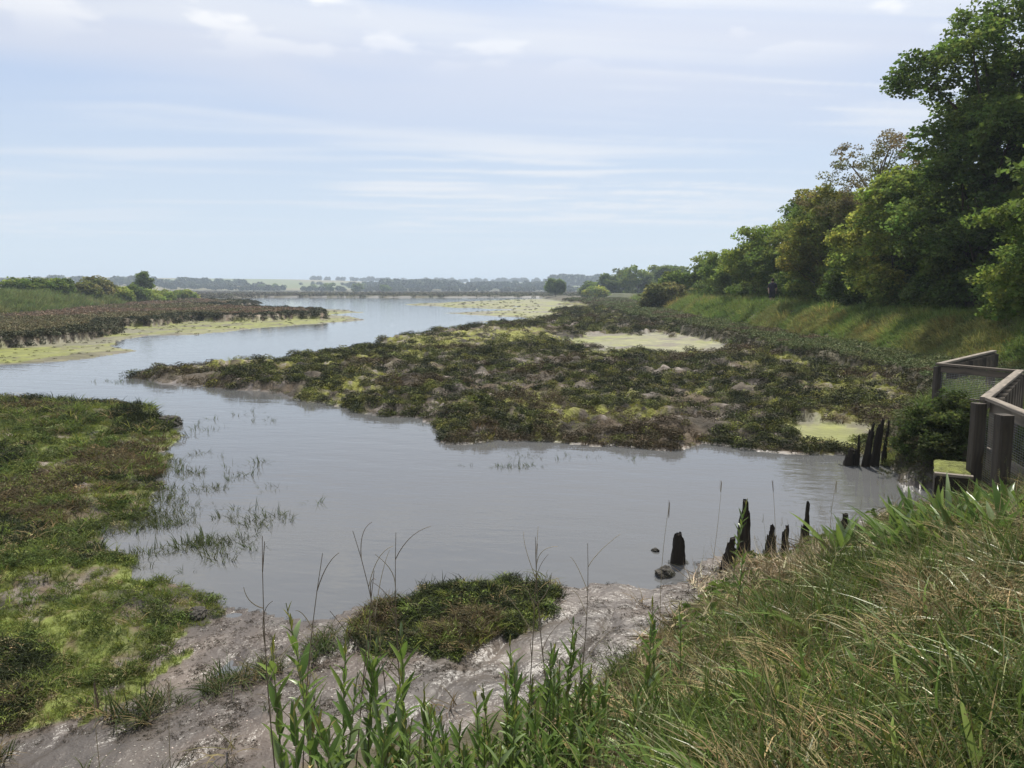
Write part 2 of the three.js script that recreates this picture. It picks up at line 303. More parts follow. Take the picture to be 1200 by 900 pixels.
// ------------------------------------------------------------------ blades, leaves, clumps
function geoFrom(P, I, U, C) {
  const g = new THREE.BufferGeometry();
  g.setAttribute('position', new THREE.Float32BufferAttribute(P, 3));
  if (C) g.setAttribute('color', new THREE.Float32BufferAttribute(C, 3));
  if (U) g.setAttribute('uv', new THREE.Float32BufferAttribute(U, 2));
  g.setIndex(I); g.computeVertexNormals(); return g;
}
function bladeTuft(seed, { n, h, spread, width, lean, segs = 4, droop = 0.6 }) {
  const r = rng(seed), P = [], I = [], C = [];
  for (let k = 0; k < n; k++) {
    const tone = 0.6 + 0.7 * r(), warm = 1 + 0.3 * (r() - 0.4);
    const a = r() * 6.283, d = spread * Math.sqrt(r()), bx = d * Math.cos(a), bz = d * Math.sin(a), dir = a + (r() - 0.5) * 4.4, len = h * (0.45 + 0.65 * r()), w = width * (0.6 + 0.7 * r()), le = lean * (0.2 + 1.1 * r()), dr = droop * r(), b0 = P.length / 3;
    const twist = r() * 3.14, sx = Math.cos(dir + 1.57 + twist * 0.4), sz = Math.sin(dir + 1.57 + twist * 0.4);
    for (let i = 0; i <= segs; i++) {
      const t = i / segs, out = len * (le * t + dr * t * t * 0.9), y = len * (t - 0.55 * dr * t * t * t - 0.2 * le * t * t), ww = w * (1 - t * t) * 0.5 + 0.0006;
      const cx = bx + Math.cos(dir) * out, cz = bz + Math.sin(dir) * out;
      P.push(cx - sx * ww, y, cz - sz * ww, cx + sx * ww, y, cz + sz * ww); C.push(tone * warm, tone, tone * 0.9, tone * warm, tone, tone * 0.9);
      if (i) { const q = b0 + i * 2; I.push(q - 2, q - 1, q + 1, q - 2, q + 1, q); }
    }
  }
  return geoFrom(P, I, null, C);
}
function leafClump(seed, { n, radius, leaf, aspect = 0.6, dome = false, flat = 0.8 }) {
  const r = rng(seed), P = [], I = [], C = [], q = new THREE.Quaternion(), e = new THREE.Euler();
  for (let k = 0; k < n; k++) {
    const a = r() * 6.283, c = dome ? r() : r() * 2 - 1, rr = radius * Math.cbrt(0.1 + 0.9 * r()), s = Math.sqrt(1 - c * c), x = rr * s * Math.cos(a), y = rr * c * flat, z = rr * s * Math.sin(a);
    const L = leaf * (0.6 + 0.7 * r()), w = L * aspect * 0.5;
    q.setFromEuler(e.set((r() - 0.5) * 2.4, r() * 6.283, (r() - 0.5) * 2.4));
    const b = P.length / 3;
    for (const [lx, ly, lz] of [[0, 0, -L / 2], [w, L * 0.1, -L * 0.05], [0, 0, L / 2], [-w, L * 0.1, -L * 0.05]]) { const v = V(lx, ly, lz).applyQuaternion(q); P.push(x + v.x, y + v.y, z + v.z); }
    const tone = 0.65 + 0.6 * r(), warm = 1 + 0.25 * (r() - 0.4); for (let i = 0; i < 4; i++) C.push(tone * warm, tone, tone * 0.9);
    I.push(b, b + 2, b + 1, b, b + 3, b + 2);
  }
  return geoFrom(P, I, null, C);
}
const leafMat = (t = 0.4, rough = 0.95) => new THREE.MeshPhysicalMaterial({ color: 0xffffff, roughness: rough, transmission: t, thickness: 0, side: THREE.DoubleSide, specularIntensity: 0.15, vertexColors: true });
const M = {
  foliage: leafMat(0.55), blade: leafMat(0.40), weed: new THREE.MeshPhysicalMaterial({ color: 0xffffff, roughness: 0.7, side: THREE.DoubleSide, specularIntensity: 0.3, vertexColors: true }),
  shiny: new THREE.MeshPhysicalMaterial({ color: 0xffffff, roughness: 0.46, side: THREE.DoubleSide, vertexColors: true }),
};
const O = new THREE.Object3D(), Q = new THREE.Quaternion(), UP = V(0, 1, 0);
const slope = (x, z, e = 0.25) => V(GH(x - e, z) - GH(x + e, z), 2 * e, GH(x, z - e) - GH(x, z + e)).normalize();
function patch(seed, tufts, radius, o) { const r = rng(seed), g = []; for (let k = 0; k < tufts; k++) { const a = r() * 6.28, d = radius * Math.sqrt(r()), q = bladeTuft(seed * 31 + k, o), s = 0.7 + 0.6 * r(); q.scale(s, s, s); q.translate(d * Math.cos(a), 0, d * Math.sin(a)); g.push(q); } return mergeGeometries(g); }
function scatter(name, label, category, geometry, material, list, group) {   // list: [x, y, z, size, turn, tint, tilt]
  const m = new THREE.InstancedMesh(geometry, material, list.length), c = new THREE.Color();
  list.forEach(([x, y, z, s, turn, tint, tx = 0, tz = 0, sy = 1, nor], i) => {
    O.position.set(x, y, z); O.rotation.set(tx, turn, tz);
    if (nor) O.quaternion.premultiply(Q.setFromUnitVectors(UP, nor)); O.scale.set(s, s * sy, s); O.updateMatrix(); m.setMatrixAt(i, O.matrix); m.setColorAt(i, c.setRGB(...tint));
  });
  m.instanceMatrix.needsUpdate = true;
  return top(m, name, label, category, group, 'stuff');
}
// picks spots round the viewer's side of the marsh: evenly in angle, thinning with distance
function spots(seed, n, r0, r1, a0, a1, take) {
  const r = rng(seed), out = [];
  for (let k = 0; k < n; k++) {
    const a = (a0 + (a1 - a0) * r()) * Math.PI / 180, d = r0 * Math.pow(r1 / r0, r()), x = d * Math.sin(a), z = -d * Math.cos(a), g = ground(x, z), got = take(x, z, g, d, r);
    if (got) out.push(got);
  }
  return out;
}
const vary = (c, r, amt = 0.35) => { const k = 1 - amt + 2 * amt * r(), w = 1 + 0.25 * (r() - 0.5); return [c[0] * k * w, c[1] * k, c[2] * k]; };

// salt marsh plants and weed
const domes = [0, 1, 2].map((i) => leafClump(40 + i, { n: 46, radius: 1, leaf: 0.42, aspect: 0.4, dome: true, flat: 0.75 }));
const wrack = [0, 1].map((i) => leafClump(50 + i, { n: 150, radius: 1, leaf: 0.26, aspect: 0.28, dome: true, flat: 0.8 }));
const wisps = [0, 1].map((i) => bladeTuft(60 + i, { n: 26, h: 1, spread: 0.55, width: 0.07, lean: 0.8, segs: 3, droop: 0.8 }));
{
  const A = [], B = [], C = [];
  spots(1, 64000, 13.5, 130, -42, 42, (x, z, g, d, r) => {
    if (g[1] !== ISLAND || g[0] < 0.0) return;
    const p = fbm(x * 1.1 + 9, z * 0.8, 4), q = fbm(x * 0.35 + 60, z * 0.3 + 9, 3), front = ss(30, 15, d), size = 0.15 * Math.pow(d / 14, 0.7) * (0.5 + 0.9 * r());
    if (p < 0.49 - 0.04 * front && r() < 0.85) { if (r() < 0.5 && fbm(x * 0.55 / (1 + 0.015 * d) + 3, z * 0.4 / (1 + 0.015 * d), 4) > 0.46) C.push([x, g[0] - 0.01, z, size * 0.4, r() * 6.28, vary([0.20, 0.21, 0.045], r, 0.25), (r() - 0.5) * 1.6, (r() - 0.5) * 1.6]); return; }
    if (sdf('yellowAlgae', x, z) > -1 && r() < 0.8) return;
    let c = q > 0.58 ? [0.085, 0.068, 0.038] : r() < 0.6 ? [0.030, 0.036, 0.014] : [0.105, 0.115, 0.032];
    if (r() < 0.1) c = [0.19, 0.20, 0.05];
    (r() < 0.15 ? C : r() < 0.5 ? A : B).push([x, g[0] - 0.02, z, size, r() * 6.28, vary(c, r), (r() - 0.5) * 0.5, (r() - 0.5) * 0.5, 0.6 + 0.5 * r()]);
  });
  scatter('marsh_weed', 'dark olive weed clumps covering the mud island', 'marsh weed', wrack[0], M.weed, A);
  scatter('marsh_weed', 'small leafy weed tufts scattered between the dark clumps of the island', 'marsh weed', wrack[1], M.weed, B);
  scatter('marsh_weed', 'thin bent blades sticking out of the mud island', 'marsh weed', wisps[0], M.blade, C);
}
{
  const A = [], B = [], C = [];
  spots(2, 52000, 4.2, 24, -46, 12, (x, z, g, d, r) => {
    if (g[1] !== MAT || g[0] < -0.01) return;
    const p = fbm(x * 1.3 + 9, z * 1.1, 3), q = fbm(x * 0.6 + 60, z * 0.6 + 9, 3), size = 0.06 * Math.pow(d / 6, 0.75) * (0.6 + 0.9 * r());
    if (p < 0.45 && r() < 0.9) { if (r() < 0.8) C.push([x, g[0] - 0.006, z, size * 0.42, r() * 6.28, vary([0.155, 0.195, 0.042], r, 0.3), (r() - 0.5) * 1.8, (r() - 0.5) * 1.8]); return; }
    let c = q > 0.62 ? [0.10, 0.082, 0.045] : p > 0.54 ? [0.028, 0.038, 0.014] : [0.075, 0.105, 0.026];
    if (r() < 0.22) c = [0.15, 0.195, 0.045];
    if (r() < 0.07) c = [0.26, 0.22, 0.12];
    (r() < 0.45 ? C : r() < 0.5 ? A : B).push([x, g[0] - 0.008, z, size, r() * 6.28, vary(c, r), (r() - 0.5) * 0.6, (r() - 0.5) * 0.6]);
  });
  scatter('algae_tufts', 'dark green weed clumps on the algae-covered mud', 'marsh weed', wrack[1], M.weed, A);
  scatter('algae_tufts', 'leafy green weed tufts between darker clumps on the algae-covered mud', 'marsh weed', wrack[0], M.weed, B);
  scatter('marsh_grass', 'short trampled grass blades on the algae-covered mud', 'marsh grass', wisps[1], M.blade, C.map((s) => [s[0], s[1], s[2], s[3] * 1.5, s[4], s[5], s[6], s[7]]));
}
{ // sprigs standing in the shallows
  const r = rng(5), L = [];
  const put = (cx, cz, rx, rz, n) => { for (let k = 0; k < n; k++) { const a = r() * 6.28, d = Math.sqrt(r()), x = cx + rx * d * Math.cos(a), z = cz + rz * d * Math.sin(a); if (fbm(x * 2.2, z * 2.2, 3) < 0.47) continue; const g = ground(x, z); if (g[0] > 0.04) continue; L.push([x, Math.max(g[0], -0.05), z, 0.10 + 0.12 * r(), r() * 6.28, vary([0.07, 0.085, 0.03], r), (r() - 0.5) * 0.5, (r() - 0.5) * 0.5]); } };
  put(-4.3, -10.3, 1.5, 1.5, 330); put(-4.0, -9.2, 0.9, 0.7, 260); put(-5.4, -12.5, 1.3, 1.6, 120); put(-3.6, -8.6, 0.9, 0.7, 120); put(-7, -17.5, 1.6, 2.0, 60); put(-0.2, -12.9, 0.7, 0.25, 34); put(0.9, -13.6, 1.5, 0.3, 24); put(-11.5, -25, 2.5, 0.8, 70); put(-8.6, -31, 3, 1.5, 60);
  scatter('water_grass', 'sparse grass sprigs standing in the shallow water', 'marsh grass', bladeTuft(71, { n: 12, h: 1, spread: 0.7, width: 0.05, lean: 0.7, segs: 3 }), M.blade, L);
}
{ // terrace across the creek, its wall, and the far shore
  const A = [], B = [], G = [];
  spots(3, 60000, 28, 240, -45, 2, (x, z, g, d, r) => {
    const size = 0.17 * Math.pow(d / 38, 0.75) * (0.6 + 0.9 * r()), inner = g[1] === LEFT ? sdf('leftMarsh', x, z) : 9;
    if (g[1] === LEFT) { const q = fbm(x * 0.12, z * 0.08, 3), edge = inner < 1.5, c = edge ? [0.055, 0.058, 0.028] : q > 0.47 ? [0.20, 0.145, 0.10] : [0.15, 0.135, 0.07]; const w = edge ? 3 : 1; for (let k = 0; k < w; k++) (r() < 0.5 ? A : B).push([x + (k ? 0.6 * (r() - 0.5) : 0), g[0] - 0.05 - (k ? 0.1 * r() : 0), z + (k ? 0.6 * (r() - 0.5) : 0), size * (edge ? 1.15 : 1), r() * 6.28, vary(c, r), 0, 0]); }
    else if (g[1] === BANK) G.push([x, g[0] - 0.02, z, size * 2.0, r() * 6.28, vary(fbm(x * 0.1, z * 0.1, 2) > 0.52 ? [0.17, 0.185, 0.08] : [0.125, 0.16, 0.06], r), (r() - 0.5) * 0.3, (r() - 0.5) * 0.3]);
    else if (g[1] === FLAT && r() < 0.05) A.push([x, g[0] - 0.02, z, size * 0.5, r() * 6.28, vary([0.06, 0.06, 0.03], r), 0, 0]);
  });
  scatter('marsh_heath', 'brownish low plants covering the marsh terrace across the creek', 'marsh plants', domes[0], M.weed, A);
  scatter('marsh_heath', 'dark fringe and tufts of the marsh terrace across the creek', 'marsh plants', domes[2], M.weed, B);
  scatter('bank_grass', 'fresh green grass on the far sea wall across the creek', 'grass', wisps[0], M.blade, G);
  const F = [];
  spots(4, 20000, 150, 620, -44, 30, (x, z, g, d, r) => { if (g[1] === FAR && z > -700) F.push([x, g[0] - 0.1, z, 0.75 * Math.pow(d / 200, 0.8) * (0.6 + 0.9 * r()), r() * 6.28, vary(fbm(x * 0.03, z * 0.03, 2) > 0.5 ? [0.10, 0.10, 0.045] : [0.085, 0.075, 0.045], r), 0, 0]); });
  scatter('shore_heath', 'olive brown marsh plants along the far shore of the estuary', 'marsh plants', domes[1], M.weed, F);
}
{ // strip below the wooded wall, and the grass of the wall itself
  const A = [], B = [], G = [], D = [];
  spots(6, 110000, 10.2, 200, 0, 47, (x, z, g, d, r) => {
    const near = Math.pow(d / 25, 0.7);
    if (g[1] === RIGHT) {
      const s = sdf('rightMarsh', x, z), size = 0.125 * near * (0.6 + 0.9 * r()), q = fbm(x * 0.35, z * 0.25, 3);
      const rim = s < 0.15 + 0.7 * noise(x * 0.8, z * 0.5), c = rim ? [0.075, 0.075, 0.034] : q > 0.58 ? [0.15, 0.125, 0.07] : [0.135, 0.16, 0.062];
      if (d < 21 && s > 0.7 && x < 10.6) { if (r() < 0.22) G.push([x, g[0] - 0.03, z, (0.24 + 0.16 * r()), r() * 6.28, vary([0.11, 0.15, 0.04], r), 0, 0, 1, slope(x, z)]); }
      else for (let k = 0; k < (rim ? 1 + Math.floor(1.6 * r()) : 2); k++) (r() < 0.5 ? A : B).push([x + (k ? 0.5 * (r() - 0.5) : 0), g[0] - 0.04 - (k && rim ? 0.12 * r() : 0), z + (k ? 0.5 * (r() - 0.5) : 0), size * (rim ? 0.6 + 0.6 * r() : 1), r() * 6.28, vary(c, r), (r() - 0.5) * 0.4, (r() - 0.5) * 0.4]);
    } else if (g[1] === BANK && x < 26 && r() < 0.3) {
      const path = Math.abs(lineDist(RIGHT_WALL, x, z)) < 0.7, size = 0.29 * near * (0.6 + 0.7 * r()) * (path ? 0.4 : 1), q = fbm(x * 0.4 + 3, z * 0.3, 3);
      (r() < 0.86 ? G : D).push([x, g[0] - 0.04, z, size, r() * 6.28, vary(q > 0.58 ? [0.19, 0.21, 0.07] : [0.14, 0.20, 0.052], r), 0, 0, 1, slope(x, z, 0.5)]);
    }
  });
  scatter('sea_purslane', 'grey-green low marsh plants below the wooded sea wall', 'marsh plants', domes[0], M.weed, A);
  scatter('sea_purslane', 'darker leafy fringe and tufts of the marsh below the wooded sea wall', 'marsh plants', domes[2], M.weed, B);
  scatter('bank_grass', 'long green grass on the sea wall in front of the trees', 'grass', patch(62, 9, 1.1, { n: 16, h: 0.95, spread: 0.3, width: 0.062, lean: 0.5, segs: 3, droop: 0.8 }), M.blade, G);
  scatter('bank_grass', 'paler seeding grass on the sea wall in front of the trees', 'grass', patch(63, 8, 1.1, { n: 14, h: 1.1, spread: 0.3, width: 0.045, lean: 0.4, segs: 3, droop: 0.6 }), M.blade, D.map((s) => [...s.slice(0, 5), [s[5][0] * 1.5, s[5][1] * 1.25, s[5][2] * 1.3], ...s.slice(6)]));
}
{ // the long grass of the near bank
  const A = [], B = [], C = [], D = [], r = rng(8);
  for (let k = 0; k < 6200; k++) {
    const x = -2.2 + 10.4 * r(), z = -10 + 9.2 * r(), g = ground(x, z);
    if (g[1] !== NEAR) continue;
    const s = sdf('nearBank', x, z), q = fbm(x * 0.9 + 2, z * 0.9, 3), leafy = x < 0.75;
    if (s < 0.04) continue;
    const heap = Math.hypot((x - 2.75) / 1.15, (z + 7.6) / 0.75), strap = Math.hypot((x - 4.0) / 1.0, (z + 6.9) / 1.1);
    if (heap < 1 && r() < 0.92 || strap < 1 && r() < 0.7 || leafy && r() < 0.82 || -z < 2.0 && r() < 0.6) continue;
    const short = (leafy ? 0.6 : 1) * (0.42 + 0.58 * ss(0, 1.7, s)), spot = [x, g[0] - 0.02, z], turn = r() * 6.28, u = r(), nor = slope(x, z);
    const straw = q > 0.5 ? 0.46 : 0.20;
    if (u < straw) B.push([...spot, (0.30 + 0.18 * r()) * short, turn, vary([0.27, 0.215, 0.11], r), 0, 0, 1, nor]);
    else if (u < straw + 0.12) D.push([...spot, (0.26 + 0.2 * r()) * short, turn, vary([0.20, 0.21, 0.09], r), 0, 0, 1, nor]);
    else if (u < 0.8) A.push([...spot, (0.30 + 0.22 * r()) * short, turn, vary([0.075, 0.112, 0.027], r), 0, 0, 1, nor]);
    else C.push([...spot, (0.28 + 0.24 * r()) * short, turn, vary([0.13, 0.17, 0.04], r), 0, 0, 1, nor]);
  }
  scatter('long_grass', 'long dark green grass on the creek bank beside the rotten posts', 'grass', patch(81, 7, 0.5, { n: 15, h: 0.95, spread: 0.14, width: 0.032, lean: 0.5, segs: 5, droop: 0.8 }), M.blade, A);
  scatter('long_grass', 'dry straw-coloured grass on the creek bank beside the rotten posts', 'grass', patch(82, 6, 0.5, { n: 12, h: 0.9, spread: 0.16, width: 0.018, lean: 0.6, segs: 5, droop: 0.9 }), M.weed, B);
  scatter('long_grass', 'bright green broader grass blades on the creek bank', 'grass', patch(83, 5, 0.5, { n: 8, h: 0.85, spread: 0.14, width: 0.058, lean: 0.45, segs: 5, droop: 1.0 }), M.blade, C);
  scatter('long_grass', 'glossy bent grass blades lying over the creek bank', 'grass', patch(84, 4, 0.5, { n: 10, h: 1, spread: 0.2, width: 0.022, lean: 1.0, segs: 5, droop: 1.3 }), M.shiny, D);
  const T = [], E = [], H = [];
  for (let k = 0; k < 5200; k++) {
    const x = 0.2 + 7 * r(), z = -9.8 + 8.2 * r(), g = ground(x, z); if (g[1] !== NEAR) continue;
    const s = sdf('nearBank', x, z), w = r() * 6.28, u = r();
    if (u < 0.62) T.push([x, g[0] + 0.005 + 0.04 * r(), z, 0.16 + 0.2 * r(), r() * 6.28, vary([0.25, 0.20, 0.125], r, 0.4), 0, 0, 1, V(Math.cos(w), 0.12 + 0.2 * r(), Math.sin(w)).normalize()]);
    else if (u < 0.80 && s > 0.4) E.push([x, g[0] - 0.02, z, 0.38 + 0.3 * r(), r() * 6.28, vary([0.24, 0.21, 0.10], r, 0.3), (r() - 0.5) * 0.3, (r() - 0.5) * 0.3]);
    else if (u < 0.90) H.push([x, g[0] + 0.02, z, 0.07 + 0.07 * r(), r() * 6.28, vary([0.10, 0.15, 0.035], r), 0, 0]);
  }
  scatter('dead_thatch', 'matted dead grass lying on the creek bank', 'dead grass', bladeTuft(87, { n: 6, h: 1, spread: 0.2, width: 0.05, lean: 0.5, segs: 4, droop: 0.9 }), M.weed, T);
  const ear = mergeGeometries([0, 1, 2, 3].flatMap((k) => { const st = bladeTuft(190 + k, { n: 1, h: 1, spread: 0.1, width: 0.008, lean: 0.18, segs: 5, droop: 0.3 }), p = st.attributes.position, e = p.count - 1, hd = leafClump(195 + k, { n: 26, radius: 0.07, leaf: 0.035, aspect: 0.4, flat: 1 }); hd.scale(0.25, 1, 0.25); hd.translate(p.getX(e), p.getY(e) - 0.03, p.getZ(e)); return [st, hd]; }));
  scatter('seeding_grass', 'upright seeding grass stalks standing out of the long grass of the creek bank', 'grass', ear, M.weed, E);
  scatter('bank_weeds', 'low broad-leaved weeds between the long grass of the creek bank', 'weeds', leafClump(199, { n: 16, radius: 1, leaf: 1.0, aspect: 0.45, dome: true, flat: 0.7 }), M.blade, H);
  // a drift of dead reed straw by the rotten posts, crumbs of weed on the mud
  const S = [], K = [];
  for (let k = 0; k < 520; k++) { const a = r() * 6.28, d = Math.sqrt(r()), x = 2.75 + 0.95 * d * Math.cos(a), z = -7.45 + 0.55 * d * Math.sin(a); S.push([x, GH(x, z) + 0.01 + 0.08 * (1 - d) * r(), z, 0.15 + 0.2 * r(), r() * 6.28, vary([0.40, 0.36, 0.27], r, 0.25), 0, 0, 1, V(Math.cos(k * 2.1), 0.02 + 0.18 * r(), Math.sin(k * 2.1)).normalize()]); }
  scatter('dead_straw', 'bleached heap of dead reed straw behind the rotten posts', 'straw', bladeTuft(85, { n: 5, h: 1, spread: 0.1, width: 0.03, lean: 0.3, segs: 4, droop: 0.8 }), M.weed, S);
  spots(9, 9000, 4.2, 8.5, -36, 22, (x, z, g, d, q) => { if (g[1] === MUD && g[0] > 0 && fbm(x * 1.6 + 4, z * 1.6, 3) > 0.48) K.push([x, g[0] - 0.004, z, 0.012 + 0.032 * q() * q(), q() * 6.28, vary([0.045, 0.038, 0.026], q), 0, 0]); });
  scatter('weed_crumbs', 'dark crumbs of dried weed strewn on the bare mud', 'weed crumbs', mergeGeometries([0, 1, 2, 3].map((k) => { const c = leafClump(140 + k, { n: 26, radius: 0.8, leaf: 0.34, aspect: 0.35, dome: true, flat: 0.4 }); c.translate(k * 0.9 - 1.2, 0, (k % 2) * 1.1); return c; })), M.weed, K);
  const Y = [];
  spots(12, 5000, 4.2, 8.6, -38, 22, (x, z, g, d, q) => { if (g[1] === MUD && g[0] > 0 && fbm(x * 1.2 + 24, z * 1.2, 3) > 0.5) Y.push([x, g[0] + 0.001, z, 0.003 + 0.007 * q() * q(), q() * 6.28, vary([0.32, 0.28, 0.235], q, 0.4), q() - 0.5, q() - 0.5, 0.5]); });
  scatter('shell_crumbs', 'pale crumbs of shell and grit scattered on the bare mud', 'shell crumbs', new THREE.IcosahedronGeometry(1, 0), new THREE.MeshStandardMaterial({ roughness: 0.7 }), Y);
  const W = [];
  spots(10, 5000, 4.2, 8.0, -38, 10, (x, z, g, d, q) => { if (g[1] !== MUD || g[0] < 0.02) return; const line = Math.abs((x + 2.1) + 0.95 * (z + 5.6)); if (line < 0.22 && fbm(x * 2, z * 2, 2) > 0.42 || q() < 0.01) W.push([x, g[0] - 0.004, z, 0.10 + 0.12 * q(), q() * 6.28, vary(q() < 0.3 ? [0.22, 0.18, 0.10] : [0.075, 0.10, 0.035], q), (q() - 0.5) * 0.7, (q() - 0.5) * 0.7]); });
  scatter('mud_grass', 'straggling line of short grass growing on the bare mud', 'marsh grass', bladeTuft(86, { n: 14, h: 1, spread: 0.3, width: 0.045, lean: 0.8, segs: 4, droop: 1 }), M.blade, W);
}

// ------------------------------------------------------------------ tubes, trees, bushes
function tube(pts, r0, r1, sides = 6) {
  const P = [], I = [], U = [], n = pts.length, t = V(), a = V(), b = V(), up = V(0.31, 0.2, 0.93).normalize(); let run = 0;
  for (let i = 0; i < n; i++) {
    t.subVectors(pts[Math.min(i + 1, n - 1)], pts[Math.max(i - 1, 0)]).normalize(); a.crossVectors(t, up).normalize(); b.crossVectors(t, a);
    if (i) run += pts[i].distanceTo(pts[i - 1]);
    const r = lerp(r0, r1, i / (n - 1));
    for (let k = 0; k <= sides; k++) { const w = k / sides * 6.2832, c = Math.cos(w) * r, s = Math.sin(w) * r; P.push(pts[i].x + a.x * c + b.x * s, pts[i].y + a.y * c + b.y * s, pts[i].z + a.z * c + b.z * s); U.push(k / sides, run); }
    if (i) for (let k = 0; k < sides; k++) { const q = i * (sides + 1) + k, p = q - sides - 1; I.push(p, q, q + 1, p, q + 1, p + 1); }
  }
  return geoFrom(P, I, U);
}
function curve(a, b, bend, r, n = 6) {
  const out = [], m = a.clone().lerp(b, 0.5).add(V((r() - 0.5) * bend, (r() - 0.2) * bend, (r() - 0.5) * bend));
  for (let i = 0; i <= n; i++) { const t = i / n; out.push(a.clone().multiplyScalar((1 - t) * (1 - t)).addScaledVector(m, 2 * t * (1 - t)).addScaledVector(b, t * t)); }
  return out;
}
const barkGrain = tileNoise(256, 6, 5, 21, (v, x) => { const g = 0.5 + 0.5 * ss(0.25, 0.75, v * 0.7 + 0.3 * (0.5 + 0.5 * Math.sin(x * 44 + v * 8))); return [g, g * 0.96, g * 0.9]; });
barkGrain.colorSpace = THREE.SRGBColorSpace;
M.bark = new THREE.MeshStandardMaterial({ color: new THREE.Color().setRGB(0.13, 0.10, 0.075), map: barkGrain, roughness: 0.95, bumpMap: mudBump, bumpScale: 0.02 });
M.paleBark = new THREE.MeshStandardMaterial({ color: new THREE.Color().setRGB(0.20, 0.165, 0.13), map: barkGrain, roughness: 0.95 });
const sprays = { near: [0, 1, 2].map((i) => leafClump(100 + i, { n: 64, radius: 1, leaf: 0.32, aspect: 0.75, flat: 0.5 })), far: [leafClump(110, { n: 60, radius: 1, leaf: 0.40, aspect: 0.8, flat: 0.7 })] };
function makeTree(name, label, category, o) {
  // x, z, height, radius of the crown, height of the crown's underside, lobes, clumps, clump size, colours, group
  const r = rng(o.seed), y0 = o.y ?? GH(o.x, o.z), g = thing(name, label, category, o.x, y0 - 0.05, o.z, 0, o.group);
  const H = o.h, R = o.r, cb = o.under, wood = [], lean = V((r() - 0.5) * 0.12 * H, 0, (r() - 0.5) * 0.12 * H);
  const stem = [];
  for (let i = 0; i <= 7; i++) { const t = i / 7; stem.push(V(lean.x * t * t + 0.02 * H * (r() - 0.5) * (i ? 1 : 0), H * 0.82 * t, lean.z * t * t + 0.02 * H * (r() - 0.5) * (i ? 1 : 0))); }
  const tr = o.trunk ?? 0.024 * H;
  if (!o.bush) wood.push(tube(stem, tr, tr * 0.18, 8));
  const list = [], cy = (cb + H) / 2, ry = (H - cb) / 2;
  const lobes = o.lobes ?? 34;
  for (let k = 0; k < lobes; k++) {
    const a = k * 2.39996 + r() * 0.9, c = 1 - 2 * (k + 0.5) / lobes, s = Math.sqrt(1 - c * c), q = 0.5 + 0.6 * r();
    const taper = o.cone ? lerp(1.05, 0.45, clamp((c * q + 1) / 2)) : 1;
    const p = V(lean.x * 0.6 + R * q * s * taper * Math.cos(a), cy + ry * q * c, lean.z * 0.6 + R * q * s * taper * Math.sin(a)), lr = R * (o.lobe ?? 0.34) * (0.7 + 0.6 * r());
    const from = stem[Math.min(7, Math.max(o.bush ? 0 : 1, Math.floor(clamp((p.y - 0.25 * H) / (0.82 * H)) * 7)))];
    wood.push(tube(curve(o.bush ? V((r() - 0.5) * R * 0.4, 0, (r() - 0.5) * R * 0.4) : from, p, R * 0.3, r, 5), tr * 0.34, tr * 0.07, 5));
    const tint = o.colors[Math.floor(r() * o.colors.length)], m = Math.ceil(o.clumps / 5.2 / lobes * (lr / (R * (o.lobe ?? 0.34))) ** 2);
    for (let i = 0; i < m; i++) {
      const w = r() * 6.283, cc = Math.min(1, r() * 1.75 - 0.75), sn = Math.sqrt(Math.max(0, 1 - cc * cc)), d = lr * (0.45 + 0.6 * Math.pow(r(), 0.6));
      list.push([p.x + d * sn * Math.cos(w), Math.max(0.05, p.y + 0.78 * d * cc), p.z + d * sn * Math.sin(w), 1.75 * o.size * (0.6 + 0.8 * r()), r() * 6.28, vary(tint, r, 0.28), 0.7 * (r() - 0.5), 0.7 * (r() - 0.5)]);
    }
  }
  if (wood.length) part(g, o.bush ? 'stem' : 'trunk', mergeGeometries(wood.map((w) => w)), o.bark ?? M.bark);
  const geo = o.far ? sprays.far[0] : sprays.near[o.seed % 3], crown = new THREE.InstancedMesh(geo, M.foliage, list.length), c = new THREE.Color();
  list.forEach(([x, y, z, s, turn, tint, tx, tz], i) => { O.position.set(x, y, z); O.rotation.set(tx, turn, tz); O.scale.setScalar(s); O.updateMatrix(); crown.setMatrixAt(i, O.matrix); crown.setColorAt(i, c.setRGB(...tint)); });
  crown.name = 'crown'; crown.userData.kind = 'stuff'; g.add(crown);
  return g;
}
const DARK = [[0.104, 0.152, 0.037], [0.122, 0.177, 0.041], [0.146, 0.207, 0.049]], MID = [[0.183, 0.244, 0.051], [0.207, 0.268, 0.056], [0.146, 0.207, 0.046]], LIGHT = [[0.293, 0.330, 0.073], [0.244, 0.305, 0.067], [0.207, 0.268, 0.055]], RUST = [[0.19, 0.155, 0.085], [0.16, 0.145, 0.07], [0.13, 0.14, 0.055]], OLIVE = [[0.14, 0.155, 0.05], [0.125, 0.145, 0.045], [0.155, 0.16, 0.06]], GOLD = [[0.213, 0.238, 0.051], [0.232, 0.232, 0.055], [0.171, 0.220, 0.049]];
const WOOD = 'trees on the sea wall';
